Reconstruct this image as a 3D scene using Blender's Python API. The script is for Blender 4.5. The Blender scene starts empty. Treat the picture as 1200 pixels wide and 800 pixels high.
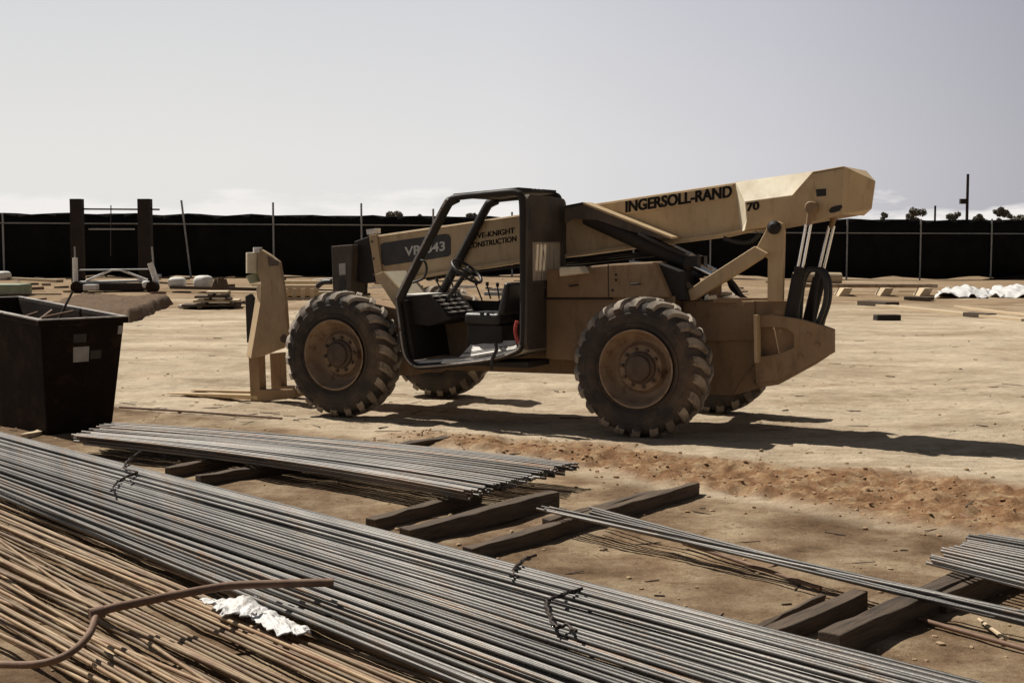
import bpy, bmesh, math, random
import numpy as np
from mathutils import Vector, Matrix
from mathutils.geometry import tessellate_polygon
random.seed(7); rng = np.random.default_rng(11)
C = bpy.context.scene.collection
R = math.radians
# ------------------------------------------------------------------ camera model
F, PIT, H = 1596.5, 0.07368, 1.7785
CP, SP = math.cos(PIT), math.sin(PIT)
CAM = Vector((0, 0, H))
def ray(px, py):
    x = (px - 600) / F; y = -(py - 400) / F
    return Vector((x, CP + y * SP, -SP + y * CP))
def gp(px, py, z=0.0):
    d = ray(px, py); t = (z - H) / d.z
    return CAM + d * t
def at(px, py, Y):
    d = ray(px, py); return CAM + d * (Y / d.y)
def sst(a, b, x):
    t = min(1, max(0, (x - a) / (b - a))); return t * t * (3 - 2 * t)
def rise(x, y):
    return 0.34 * sst(36, 53, y) * (1 - sst(-2, 18, x))
def gpt(px, py):
    z = 0
    for _ in range(6):
        p = gp(px, py, z); z = rise(p.x, p.y)
    return p
# telehandler frame: u to the rear, v away from the camera, z up
MX, MY, YAW = -1.78885, 13.58295, 0.476995
CY, SY = math.cos(YAW), math.sin(YAW)
def loc(p):
    dx, dy = p.x - MX, p.y - MY
    return Vector((dx * CY - dy * SY, dx * SY + dy * CY, p.z))
CL = loc(CAM)
def lray(px, py):
    d = ray(px, py); return Vector((d.x * CY - d.y * SY, d.x * SY + d.y * CY, d.z))
def mp(px, py, v):
    d = lray(px, py); return CL + d * ((v - CL.y) / d.y)
def mu(px, py, u):
    d = lray(px, py); return CL + d * ((u - CL.x) / d.x)
# ------------------------------------------------------------------ materials
def nt(name):
    m = bpy.data.materials.new(name); m.use_nodes = True
    n = m.node_tree; b = n.nodes['Principled BSDF']; return m, n, b
def ramp(n, pts):
    r = n.nodes.new('ShaderNodeValToRGB'); e = r.color_ramp.elements
    while len(e) < len(pts): e.new(0.5)
    for k, (p, c) in enumerate(pts):
        e[k].position = p; e[k].color = (*c, 1) if len(c) == 3 else c
    return r
def tex(n, scale, detail=6, rough=0.6, coord='Object', stretch=None, dist=0):
    tc = n.nodes.new('ShaderNodeTexCoord'); t = n.nodes.new('ShaderNodeTexNoise')
    t.inputs['Scale'].default_value = scale; t.inputs['Detail'].default_value = detail
    t.inputs['Roughness'].default_value = rough; t.inputs['Distortion'].default_value = dist
    src = tc.outputs[coord]
    if stretch:
        mpn = n.nodes.new('ShaderNodeMapping'); mpn.inputs['Scale'].default_value = stretch
        n.links.new(src, mpn.inputs['Vector']); src = mpn.outputs['Vector']
    n.links.new(src, t.inputs['Vector']); return t
def mix(n, fac, a, b, mode='MIX'):
    m = n.nodes.new('ShaderNodeMix'); m.data_type = 'RGBA'; m.blend_type = mode
    for sock, val in ((m.inputs['Factor'], fac), (m.inputs[6], a), (m.inputs[7], b)):
        if isinstance(val, (int, float)): sock.default_value = val
        elif isinstance(val, tuple): sock.default_value = (*val, 1)
        else: n.links.new(val, sock)
    return m.outputs[2]
def bump(n, b, h, strength=0.3, dist=0.02):
    bp = n.nodes.new('ShaderNodeBump'); bp.inputs['Strength'].default_value = strength
    bp.inputs['Distance'].default_value = dist
    n.links.new(h, bp.inputs['Height']); n.links.new(bp.outputs['Normal'], b.inputs['Normal'])
def surf(name, c1, c2, scale=6, rough=0.7, metal=0, spots=None, sscale=14, sthr=(0.58, 0.7), bmp=0.2, bd=0.01,
         stretch=None, bscale=40, rand=0.0, coord='Object', spec=0.5):
    m, n, b = nt(name)
    t = tex(n, scale, 8, 0.62, coord, stretch)
    r = ramp(n, [(0.32, c1), (0.68, c2)]); n.links.new(t.outputs['Fac'], r.inputs['Fac'])
    col = r.outputs['Color']
    if spots:
        s = tex(n, sscale, 9, 0.7, coord, stretch)
        sr = ramp(n, [(sthr[0], (0, 0, 0)), (sthr[1], (1, 1, 1))]); n.links.new(s.outputs['Fac'], sr.inputs['Fac'])
        col = mix(n, sr.outputs['Color'], col, spots)
    if rand:
        oi = n.nodes.new('ShaderNodeObjectInfo')
        mr = n.nodes.new('ShaderNodeMapRange'); mr.inputs[3].default_value = 1 - rand; mr.inputs[4].default_value = 1 + rand
        n.links.new(oi.outputs['Random'], mr.inputs[0])
        hs = n.nodes.new('ShaderNodeHueSaturation'); n.links.new(mr.outputs[0], hs.inputs['Value']); n.links.new(col, hs.inputs['Color'])
        col = hs.outputs['Color']
    n.links.new(col, b.inputs['Base Color'])
    b.inputs['Roughness'].default_value = rough; b.inputs['Metallic'].default_value = metal
    b.inputs['Specular IOR Level'].default_value = spec
    if bmp:
        bt = tex(n, bscale, 6, 0.65, coord, stretch); bump(n, b, bt.outputs['Fac'], bmp, bd)
    return m
def paint_mat(name, c1, c2, grime, dust, rough=0.5):
    """weathered machine paint: blotchy fade, streaky grime, chips, dust settling on upward faces"""
    m, n, b = nt(name)
    t = tex(n, 2.3, 8, 0.65); r = ramp(n, [(0.3, c1), (0.7, c2)]); n.links.new(t.outputs['Fac'], r.inputs['Fac'])
    st = tex(n, 5, 9, 0.7, 'Object', (2.2, 2.2, 0.7))
    sr = ramp(n, [(0.5, (0, 0, 0)), (0.78, (0.8, 0.8, 0.8))]); n.links.new(st.outputs['Fac'], sr.inputs['Fac'])
    col = mix(n, sr.outputs['Color'], r.outputs['Color'], grime)
    ch = tex(n, 31, 6, 0.75); cr = ramp(n, [(0.68, (0, 0, 0)), (0.72, (1, 1, 1))]); n.links.new(ch.outputs['Fac'], cr.inputs['Fac'])
    col = mix(n, cr.outputs['Color'], col, (0.10, 0.055, 0.03))
    du = tex(n, 3.4, 6, 0.6); dr = ramp(n, [(0.42, (0, 0, 0)), (0.7, (0.75, 0.75, 0.75))]); n.links.new(du.outputs['Fac'], dr.inputs['Fac'])
    col = mix(n, dr.outputs['Color'], col, dust)
    n.links.new(col, b.inputs['Base Color'])
    rr = ramp(n, [(0.3, (rough,) * 3), (0.7, (min(1, rough + 0.3),) * 3)]); n.links.new(du.outputs['Fac'], rr.inputs['Fac'])
    n.links.new(rr.outputs['Color'], b.inputs['Roughness'])
    bt = tex(n, 9, 5, 0.6); bump(n, b, bt.outputs['Fac'], 0.12, 0.02)
    b.inputs['Specular IOR Level'].default_value = 0.35
    return m
M = {}
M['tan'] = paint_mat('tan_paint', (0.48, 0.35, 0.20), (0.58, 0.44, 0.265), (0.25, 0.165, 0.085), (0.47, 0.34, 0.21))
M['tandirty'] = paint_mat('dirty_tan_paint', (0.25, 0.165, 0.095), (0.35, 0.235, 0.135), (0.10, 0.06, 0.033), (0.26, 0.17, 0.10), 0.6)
M['tanmid'] = paint_mat('shaded_tan_paint', (0.34, 0.24, 0.14), (0.44, 0.32, 0.195), (0.16, 0.10, 0.055), (0.34, 0.24, 0.15), 0.6)  # tan darkened to carry the shade on the carriage side
M['cream_sunlit'] = paint_mat('cream_and_sunlit_tan_paint', (0.72, 0.64, 0.48), (0.78, 0.70, 0.54), (0.55, 0.45, 0.3), (0.6, 0.5, 0.36))  # cream parts, and tan faces with sunlight put into their colour
M['black'] = paint_mat('black_paint', (0.016, 0.014, 0.013), (0.03, 0.026, 0.023), (0.010, 0.008, 0.007), (0.028, 0.021, 0.016), 0.5)
M['cabdust'] = paint_mat('dusty_black_paint', (0.055, 0.045, 0.037), (0.10, 0.082, 0.066), (0.018, 0.015, 0.013), (0.15, 0.118, 0.09), 0.6)
M['tyre'] = surf('tyre_rubber', (0.035, 0.030, 0.027), (0.06, 0.050, 0.043), 5, 0.85, spots=(0.14, 0.092, 0.058), sscale=2.5, sthr=(0.45, 0.7), bmp=0.3, bd=0.006)
M['lug'] = surf('dusty_sunlit_tread_rubber', (0.15, 0.12, 0.092), (0.42, 0.35, 0.28), 4, 0.85, spots=(0.10, 0.08, 0.06), sscale=7, sthr=(0.52, 0.66), bmp=0.3, bd=0.006)  # pale dust, lightened further to carry the sun on the lug tops
M['rim'] = surf('rusty_rim_paint', (0.25, 0.17, 0.11), (0.35, 0.26, 0.175), 5, 0.8, spots=(0.12, 0.062, 0.035), sscale=7, sthr=(0.5, 0.68))
M['hub'] = surf('greasy_hub_metal', (0.07, 0.048, 0.035), (0.14, 0.10, 0.07), 8, 0.6, 0.2)
M['chrome'] = surf('chrome_rod', (0.75, 0.74, 0.72), (0.85, 0.84, 0.82), 5, 0.22, 1.0, bmp=0)
M['hose'] = surf('black_hose_rubber', (0.012, 0.011, 0.010), (0.025, 0.022, 0.02), 12, 0.5, bmp=0)
M['seat'] = surf('black_vinyl', (0.012, 0.011, 0.011), (0.025, 0.022, 0.021), 8, 0.45)
M['floor'] = surf('worn_cab_floor_metal', (0.58, 0.54, 0.49), (0.70, 0.66, 0.6), 9, 0.6, spots=(0.2, 0.15, 0.1), sthr=(0.66, 0.74))
M['white'] = surf('dull_white', (0.66, 0.64, 0.60), (0.78, 0.76, 0.72), 6, 0.7, spots=(0.45, 0.38, 0.28), sthr=(0.56, 0.72))
M['letter'] = surf('black_lettering', (0.012, 0.010, 0.010), (0.03, 0.026, 0.024), 20, 0.8, bmp=0, spec=0.1)
M['letterw'] = surf('pale_lettering', (0.5, 0.48, 0.44), (0.62, 0.6, 0.56), 20, 0.6, bmp=0)
M['panel'] = surf('black_decal', (0.018, 0.017, 0.017), (0.035, 0.032, 0.03), 9, 0.5, spots=(0.2, 0.17, 0.13), sscale=22, sthr=(0.66, 0.7), bmp=0)
M['steelA'] = surf('grey_bar_steel', (0.085, 0.08, 0.075), (0.19, 0.178, 0.165), 2.0, 0.5, 0.3, spots=(0.12, 0.078, 0.05), sscale=4, sthr=(0.52, 0.70), rand=0.6, bmp=0.5, bd=0.004, bscale=60)
M['steelC'] = surf('brown_grey_bar_steel', (0.095, 0.078, 0.062), (0.17, 0.14, 0.115), 2.0, 0.5, 0.35, spots=(0.12, 0.062, 0.03), sscale=4, sthr=(0.48, 0.66), rand=0.5, bmp=0.5, bd=0.004, bscale=60)
M['steelB'] = surf('rusty_bar_steel', (0.19, 0.115, 0.055), (0.31, 0.225, 0.13), 1.6, 0.6, 0.12, spots=(0.15, 0.07, 0.032), sscale=3, sthr=(0.46, 0.64), rand=0.42, bmp=0.5, bd=0.004, bscale=60)
M['rust'] = surf('brown_rust', (0.13, 0.072, 0.045), (0.22, 0.135, 0.09), 12, 0.7, 0.2, bmp=0.4, bd=0.004)
M['wire'] = surf('dark_tie_wire', (0.03, 0.022, 0.018), (0.07, 0.05, 0.04), 20, 0.6, 0.4, bmp=0)
M['timber'] = surf('weathered_timber', (0.034, 0.023, 0.016), (0.135, 0.095, 0.063), 3, 0.85, stretch=(1.2, 14, 14), spots=(0.06, 0.042, 0.03), sscale=3, sthr=(0.55, 0.72), bmp=0.7, bd=0.01, bscale=6, rand=0.2)
M['pale'] = surf('pale_lumber', (0.42, 0.32, 0.2), (0.56, 0.45, 0.31), 3, 0.85, stretch=(1.5, 12, 12), bmp=0.4, bscale=6, rand=0.15)
M['bin'] = surf('dark_bin_steel', (0.012, 0.0075, 0.0055), (0.024, 0.015, 0.010), 3, 0.85, spots=(0.045, 0.024, 0.014), sscale=5, sthr=(0.52, 0.72), bmp=0.4, bd=0.03, bscale=4, spec=0.15)
M['binrim'] = surf('pale_rim_steel', (0.26, 0.235, 0.21), (0.50, 0.46, 0.42), 4, 0.5, 0.2, spots=(0.08, 0.05, 0.035), sthr=(0.55, 0.68))
M['sticker'] = surf('faded_label', (0.32, 0.30, 0.28), (0.46, 0.44, 0.41), 9, 0.6, bmp=0)
M['stickerdim'] = surf('scuffed_label', (0.035, 0.03, 0.026), (0.06, 0.052, 0.045), 9, 0.6, bmp=0)
M['screen'] = surf('black_screen_fabric', (0.006, 0.006, 0.006), (0.012, 0.011, 0.011), 1.2, 0.9, bmp=0.3, bscale=2, bd=0.1, spec=0.1)
M['galv'] = surf('galvanised_pipe', (0.25, 0.25, 0.25), (0.36, 0.36, 0.35), 4, 0.5, 0.5, bmp=0)
M['column'] = surf('rusty_column_steel', (0.012, 0.008, 0.006), (0.024, 0.014, 0.010), 2, 0.85, bmp=0.2)
M['mat'] = surf('brown_matting', (0.10, 0.056, 0.028), (0.17, 0.105, 0.055), 3, 0.95, stretch=(1, 5, 2), spots=(0.08, 0.045, 0.024), sscale=3, bmp=0.9, bd=0.05, bscale=9)
M['bark'] = surf('grey_bark', (0.05, 0.04, 0.03), (0.09, 0.07, 0.05), 5, 0.9)
M['leaf'] = surf('hazed_leaves', (0.11, 0.105, 0.085), (0.18, 0.165, 0.13), 1.0, 0.8, bmp=0)  # leaf colour paled to stand in for distance haze
M['green'] = surf('green_plastic', (0.20, 0.24, 0.16), (0.30, 0.34, 0.24), 4, 0.6)
M['red'] = surf('faded_red_plastic', (0.40, 0.05, 0.04), (0.5, 0.08, 0.06), 9, 0.5, bmp=0)
M['sheet'] = surf('white_plastic_sheet', (0.50, 0.49, 0.48), (0.72, 0.71, 0.70), 5, 0.5, spots=(0.36, 0.30, 0.23), sscale=6, sthr=(0.58, 0.7), bmp=0.9, bd=0.03, bscale=6)
M['stone'] = surf('dirt_clods', (0.26, 0.17, 0.095), (0.46, 0.34, 0.21), 0.9, 0.95, bmp=0.5)
M['redclod'] = surf('red_dirt_clods', (0.20, 0.095, 0.045), (0.44, 0.29, 0.16), 2.2, 0.95, bmp=0.5)
# dirty streaked pane (seen on the rear of the cab)
m, n, b = nt('streaked_pane')
t = tex(n, 2.3, 6, 0.65, 'Object', (1, 6.5, 0.6), 0.8)
r = ramp(n, [(0.40, (0.0, 0.0, 0.0)), (0.46, (1, 1, 1))]); n.links.new(t.outputs['Fac'], r.inputs['Fac'])
d1 = n.nodes.new('ShaderNodeBsdfTranslucent'); d1.inputs['Color'].default_value = (0.75, 0.67, 0.56, 1)
d2 = n.nodes.new('ShaderNodeBsdfDiffuse'); d2.inputs['Color'].default_value = (0.62, 0.54, 0.44, 1)
ms = n.nodes.new('ShaderNodeMixShader'); ms.inputs[0].default_value = 0.5
n.links.new(d1.outputs[0], ms.inputs[1]); n.links.new(d2.outputs[0], ms.inputs[2])
tr = n.nodes.new('ShaderNodeBsdfTransparent'); tr.inputs['Color'].default_value = (0.45, 0.42, 0.38, 1)
m2 = n.nodes.new('ShaderNodeMixShader'); n.links.new(r.outputs['Color'], m2.inputs[0])
n.links.new(tr.outputs[0], m2.inputs[1]); n.links.new(ms.outputs[0], m2.inputs[2])
n.links.new(m2.outputs[0], n.nodes['Material Output'].inputs['Surface']); M['pane'] = m
# ------------------------------------------------------------------ mesh builder
class MB:
    def __init__(s): s.v = []; s.f = []; s.mi = []; s.mats = []
    def _m(s, mat):
        if mat not in s.mats: s.mats.append(mat)
        return s.mats.index(mat)
    def add(s, vs, fs, mat):
        o = len(s.v); k = s._m(mat); s.v += [tuple(p) for p in vs]
        for f in fs: s.f.append([i + o for i in f]); s.mi.append(k)
    def prism(s, pts, vec, mat, holes=()):
        """pts: planar 3D outline (list of Vector); extruded by vec (Vector)"""
        loops = [list(pts)] + [list(h) for h in holes]
        allp = [p for l in loops for p in l]; N = len(allp)
        tris = tessellate_polygon([[Vector(p) for p in l] for l in loops])
        vs = [Vector(p) for p in allp] + [Vector(p) + vec for p in allp]
        fs = []
        if not holes: fs += [list(range(N)), [i + N for i in reversed(range(N))]]
        else: fs += [list(t) for t in tris] + [[i + N for i in reversed(t)] for t in tris]
        o = 0
        for l in loops:
            k = len(l)
            for i in range(k): fs.append([o + i, o + (i + 1) % k, o + (i + 1) % k + N, o + i + N])
            o += k
        s.add(vs, fs, mat)
    def box(s, c, hx, hy, hz, mat, ax=None):
        """c centre; ax = (X,Y,Z) unit vectors"""
        X, Y, Z = ax or (Vector((1, 0, 0)), Vector((0, 1, 0)), Vector((0, 0, 1))); c = Vector(c)
        vs = [c + X * (a * hx) + Y * (b_ * hy) + Z * (d * hz) for a in (-1, 1) for b_ in (-1, 1) for d in (-1, 1)]
        s.add(vs, [(0, 1, 3, 2), (4, 6, 7, 5), (0, 4, 5, 1), (2, 3, 7, 6), (0, 2, 6, 4), (1, 5, 7, 3)], mat)
    def beam(s, a, b, w, h, mat, up=Vector((0, 0, 1))):
        a = Vector(a); b = Vector(b); X = (b - a).normalized(); Y = up.cross(X).normalized(); Z = X.cross(Y)
        s.box((a + b) / 2, (b - a).length / 2, w / 2, h / 2, mat, (X, Y, Z))
    def tube(s, pts, r, mat, sides=8, closed=False):
        pts = [Vector(p) for p in pts]; n_ = len(pts); rs = r if isinstance(r, (list, tuple)) else [r] * n_
        vs = []; prev = None
        for i, p in enumerate(pts):
            if closed: t = pts[(i + 1) % n_] - pts[i - 1]
            else: t = pts[min(i + 1, n_ - 1)] - pts[max(i - 1, 0)]
            t.normalize()
            a = prev if prev is not None else (Vector((0, 0, 1)) if abs(t.z) < 0.9 else Vector((1, 0, 0)))
            x = (a - t * a.dot(t)).normalized(); y = t.cross(x); prev = x
            for k in range(sides):
                q = 2 * math.pi * k / sides; vs.append(p + x * (math.cos(q) * rs[i]) + y * (math.sin(q) * rs[i]))
        fs = []
        for i in range(n_ if closed else n_ - 1):
            j = (i + 1) % n_
            for k in range(sides):
                fs.append((i * sides + k, i * sides + (k + 1) % sides, j * sides + (k + 1) % sides, j * sides + k))
        if not closed: fs += [list(reversed(range(sides))), [(n_ - 1) * sides + k for k in range(sides)]]
        s.add(vs, fs, mat)
    def lathe(s, prof, c, mat, seg=64, axis='y'):
        """prof: (w along axis, radius)"""
        vs = []; fs = []; n_ = len(prof)
        for k in range(seg):
            a = 2 * math.pi * k / seg
            for w, r in prof: vs.append(Vector(c) + (Vector((r * math.cos(a), w, r * math.sin(a))) if axis == 'y' else Vector((r * math.cos(a), r * math.sin(a), w))))
        for k in range(seg):
            j = (k + 1) % seg
            for i in range(n_ - 1): fs.append((k * n_ + i, k * n_ + i + 1, j * n_ + i + 1, j * n_ + i))
        s.add(vs, fs, mat)
    def build(s, name, parent=None, smooth=None, bevel=0.0, segs=2, origin=None):
        me = bpy.data.meshes.new(name)
        o3 = Vector(origin) if origin is not None else Vector((0, 0, 0))
        me.from_pydata([tuple(Vector(p) - o3) for p in s.v], [], s.f)
        for k in s.mats: me.materials.append(M[k] if isinstance(k, str) else k)
        me.polygons.foreach_set('material_index', s.mi)
        bm = bmesh.new(); bm.from_mesh(me); bmesh.ops.recalc_face_normals(bm, faces=bm.faces); bm.to_mesh(me); bm.free()
        if smooth is not None:
            me.polygons.foreach_set('use_smooth', [True] * len(me.polygons))
            try: me.set_sharp_from_angle(angle=R(smooth))
            except Exception: pass
        ob = bpy.data.objects.new(name, me); C.objects.link(ob); ob.location = o3
        if parent is not None: ob.parent = parent
        if bevel:
            md = ob.modifiers.new('Bevel', 'BEVEL'); md.width = bevel; md.segments = segs; md.limit_method = 'ANGLE'; md.angle_limit = R(35)
        return ob
def tag(o, label=None, cat=None, group=None, kind=None):
    if label: o['label'] = label
    if cat: o['category'] = cat
    if group: o['group'] = group
    if kind: o['kind'] = kind
    return o
def empty(name, l, rz=0):
    o = bpy.data.objects.new(name, None); C.objects.link(o); o.location = l; o.rotation_euler = (0, 0, rz); o.empty_display_size = 0.2
    return o
def smoothpath(pts, n_=6):
    pts = [Vector(p) for p in pts]; out = []
    for i in range(len(pts) - 1):
        p0 = pts[max(i - 1, 0)]; p1 = pts[i]; p2 = pts[i + 1]; p3 = pts[min(i + 2, len(pts) - 1)]
        for k in range(n_):
            t = k / n_
            out.append(0.5 * ((2 * p1) + (p2 - p0) * t + (2 * p0 - 5 * p1 + 4 * p2 - p3) * t * t + (3 * p1 - p0 - 3 * p2 + p3) * t ** 3))
    return out + [pts[-1]]
# ------------------------------------------------------------------ noise for the terrain
_lat = rng.random((256, 256))
def vnoise(x, y):
    xi = np.floor(x).astype(int); yi = np.floor(y).astype(int); fx = x - xi; fy = y - yi
    fx = fx * fx * (3 - 2 * fx); fy = fy * fy * (3 - 2 * fy)
    g = lambda a, b_: _lat[a % 256, b_ % 256]
    return (g(xi, yi) * (1 - fx) + g(xi + 1, yi) * fx) * (1 - fy) + (g(xi, yi + 1) * (1 - fx) + g(xi + 1, yi + 1) * fx) * fy
def fbm(x, y, o=4, p=0.5):
    s = 0; a = 1; t = 0
    for k in range(o): s = s + a * vnoise(x * 2 ** k + 17 * k, y * 2 ** k + 31 * k); t += a; a *= p
    return s / t
nsst = lambda a, b_, x: (lambda t: t * t * (3 - 2 * t))(np.clip((x - a) / (b_ - a), 0, 1))
# line of the churned red dirt between the bar yard and the haul road
BP, BD = np.array([-0.75, 12.23]), np.array([0.762, -0.647]); BN = np.array([0.647, 0.762])
def masks(x, y):
    s = (x - BP[0]) * BD[0] + (y - BP[1]) * BD[1]; d = (x - BP[0]) * BN[0] + (y - BP[1]) * BN[1]
    wob = (fbm(x * 1.3, y * 1.3, 4) - 0.5) * 0.75
    wid = 0.30 + 0.10 * np.clip(s, 0, 5)
    red = nsst(-wid - 0.12, -wid + 0.28, d + wob * 0.5) * (1 - nsst(wid - 0.2, wid + 0.4, d + wob))
    red = red * nsst(-0.9, 0.8, s + wob * 2)
    slab = 1 - nsst(-wid - 0.25, -wid + 0.05, d + wob * 0.5)
    return red, slab
def gheight(x, y):
    red, slab = masks(x, y)
    near = 1 - nsst(25, 40, y)
    z = (fbm(x * 0.7, y * 0.7, 3) - 0.5) * 0.05 * near
    clod = fbm(x * 5, y * 5, 5, 0.62)
    z = z + red * (0.02 + 0.14 * (clod - 0.5) + 0.06 * (fbm(x * 17, y * 17, 3, .6) - .5)) + (1 - red) * (1 - slab) * (fbm(x * 2.2, y * 4.5, 5, 0.6) - 0.5) * 0.06
    z = z + slab * (-0.01 + (fbm(x * 3, y * 3, 5, 0.6) - 0.5) * 0.035)
    # wheel ruts of passing machines on the far side
    rut = np.sin((y - 0.16 * x + fbm(x * 0.15, y * 0.15, 2) * 2.2) * 2.4)
    z = z + nsst(14.5, 17, y) * 0.035 * np.clip(rut, -0.4, 1) * (1 - nsst(30, 60, y)) * fbm(x * 0.5 + 40, y * 0.5, 2)
    z = z + 0.34 * nsst(36, 53, y) * (1 - nsst(-2, 18, x)) + nsst(20, 50, y) * (fbm(x * 0.25, y * 0.25, 3) - 0.5) * 0.18
    return z
def gz(x, y): return float(gheight(np.array([x]), np.array([y]))[0])
def spaced(lo, a, b, hi, step, g=1.18):
    mid = list(np.arange(a, b, step)); up = []; s = step; x = mid[-1]
    while x < hi: s *= g; x += s; up.append(x)
    dn = []; s = step; x = mid[0]
    while x > lo: s *= g; x -= s; dn.append(x)
    return np.array(dn[::-1] + mid + up)
def build_ground():
    xs = spaced(-900, -5.2, 5.2, 900, 0.035); ys = spaced(-30, 4.2, 16.5, 1800, 0.035, 1.045)
    X, Y = np.meshgrid(xs, ys); Z = gheight(X, Y)
    red, slab = masks(X, Y)
    nx, ny = len(xs), len(ys)
    me = bpy.data.meshes.new('ground')
    me.vertices.add(nx * ny); me.vertices.foreach_set('co', np.stack([X, Y, Z], -1).reshape(-1).astype(np.float32))
    idx = np.arange(nx * ny).reshape(ny, nx)
    q = np.stack([idx[:-1, :-1], idx[:-1, 1:], idx[1:, 1:], idx[1:, :-1]], -1).reshape(-1, 4)
    me.loops.add(q.size); me.polygons.add(len(q))
    me.loops.foreach_set('vertex_index', q.reshape(-1).astype(np.int32))
    me.polygons.foreach_set('loop_start', np.arange(0, q.size, 4, dtype=np.int32))
    me.update(calc_edges=True); me.validate()
    me.polygons.foreach_set('use_smooth', [True] * len(me.polygons))
    for nm, arr in (('red', red), ('slab', slab)):
        a = me.attributes.new(nm, 'FLOAT', 'POINT'); a.data.foreach_set('value', arr.reshape(-1).astype(np.float32))
    m, n, b = nt('site_dirt')
    def attr(nm):
        a = n.nodes.new('ShaderNodeAttribute'); a.attribute_name = nm; return a.outputs['Fac']
    t1 = tex(n, 0.55, 9, 0.66, 'Object', (0.6, 1.5, 1)); r1 = ramp(n, [(0.3, (0.37, 0.285, 0.195)), (0.5, (0.48, 0.395, 0.29)), (0.72, (0.58, 0.495, 0.375))]); n.links.new(t1.outputs['Fac'], r1.inputs['Fac'])
    t2 = tex(n, 7, 8, 0.7, 'Object', (0.7, 1.6, 1)); r2 = ramp(n, [(0.3, (0.72, 0.69, 0.65)), (0.62, (1.08, 1.08, 1.08))]); n.links.new(t2.outputs['Fac'], r2.inputs['Fac'])
    base = mix(n, 1.0, r1.outputs['Color'], r2.outputs['Color'], 'MULTIPLY')
    t5 = tex(n, 1.0, 8, 0.62, 'Object', (0.5, 2.3, 1), 0.5); r5 = ramp(n, [(0.34, (0.70, 0.66, 0.62)), (0.48, (1, 1, 1)), (0.60, (1.0, 1.0, 1.0)), (0.70, (1.22, 1.23, 1.24))]); n.links.new(t5.outputs['Fac'], r5.inputs['Fac'])
    base = mix(n, 0.65, base, r5.outputs['Color'], 'MULTIPLY')
    t6 = tex(n, 3.2, 10, 0.78, 'Object', (0.5, 1.7, 1)); r6 = ramp(n, [(0.33, (0.40, 0.34, 0.29)), (0.40, (1, 1, 1))]); n.links.new(t6.outputs['Fac'], r6.inputs['Fac'])
    base = mix(n, 0.9, base, r6.outputs['Color'], 'MULTIPLY')
    geo = n.nodes.new('ShaderNodeNewGeometry'); sxy = n.nodes.new('ShaderNodeSeparateXYZ'); n.links.new(geo.outputs['Position'], sxy.inputs[0])
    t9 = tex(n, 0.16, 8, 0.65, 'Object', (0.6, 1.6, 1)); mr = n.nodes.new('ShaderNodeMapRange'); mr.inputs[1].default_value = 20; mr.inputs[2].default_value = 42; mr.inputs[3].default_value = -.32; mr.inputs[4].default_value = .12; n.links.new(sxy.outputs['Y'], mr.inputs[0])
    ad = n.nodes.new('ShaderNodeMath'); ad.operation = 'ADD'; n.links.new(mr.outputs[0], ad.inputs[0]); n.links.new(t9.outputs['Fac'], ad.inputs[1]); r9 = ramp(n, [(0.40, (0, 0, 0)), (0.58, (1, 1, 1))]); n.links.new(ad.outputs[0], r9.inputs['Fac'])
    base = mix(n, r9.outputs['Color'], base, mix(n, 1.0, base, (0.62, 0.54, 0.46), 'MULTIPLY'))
    t3 = tex(n, 1.7, 9, 0.7); r3 = ramp(n, [(0.3, (0.10, 0.060, 0.034)), (0.46, (0.215, 0.145, 0.088)), (0.64, (0.37, 0.285, 0.19))]); n.links.new(t3.outputs['Fac'], r3.inputs['Fac'])
    t7 = tex(n, 0.75, 7, 0.6, dist=.6); r7 = ramp(n, [(0.36, (0.62, 0.57, 0.52)), (0.5, (1, 1, 1)), (0.66, (1.25, 1.25, 1.22))]); n.links.new(t7.outputs['Fac'], r7.inputs['Fac'])
    sl = mix(n, 0.9, r3.outputs['Color'], r7.outputs['Color'], 'MULTIPLY'); t8 = tex(n, 14, 10, 0.8); r8 = ramp(n, [(0.36, (0.45, 0.40, 0.36)), (0.46, (1, 1, 1)), (0.62, (1, 1, 1)), (0.72, (1.3, 1.3, 1.28))]); n.links.new(t8.outputs['Fac'], r8.inputs['Fac'])
    sl = mix(n, 0.8, sl, r8.outputs['Color'], 'MULTIPLY'); base = mix(n, 0.55, base, r8.outputs['Color'], 'MULTIPLY'); base = mix(n, 0.5, base, r7.outputs['Color'], 'MULTIPLY')
    sl_ = mix(n, 0.8, r3.outputs['Color'], r2.outputs['Color'], 'MULTIPLY')
    t4 = tex(n, 5, 9, 0.75); r4 = ramp(n, [(0.3, (0.11, 0.050, 0.025)), (0.48, (0.235, 0.130, 0.066)), (0.66, (0.43, 0.315, 0.19))]); n.links.new(t4.outputs['Fac'], r4.inputs['Fac'])
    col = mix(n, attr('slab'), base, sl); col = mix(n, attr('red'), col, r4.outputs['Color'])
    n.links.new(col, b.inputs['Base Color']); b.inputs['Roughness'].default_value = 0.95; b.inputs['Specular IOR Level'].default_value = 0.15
    bt = tex(n, 24, 8, 0.72); bump(n, b, bt.outputs['Fac'], 0.75, 0.03)
    me.materials.append(m)
    o = bpy.data.objects.new('ground', me); C.objects.link(o)
    tag(o, 'dry tan dirt of the building site', kind='structure')
build_ground()
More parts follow.
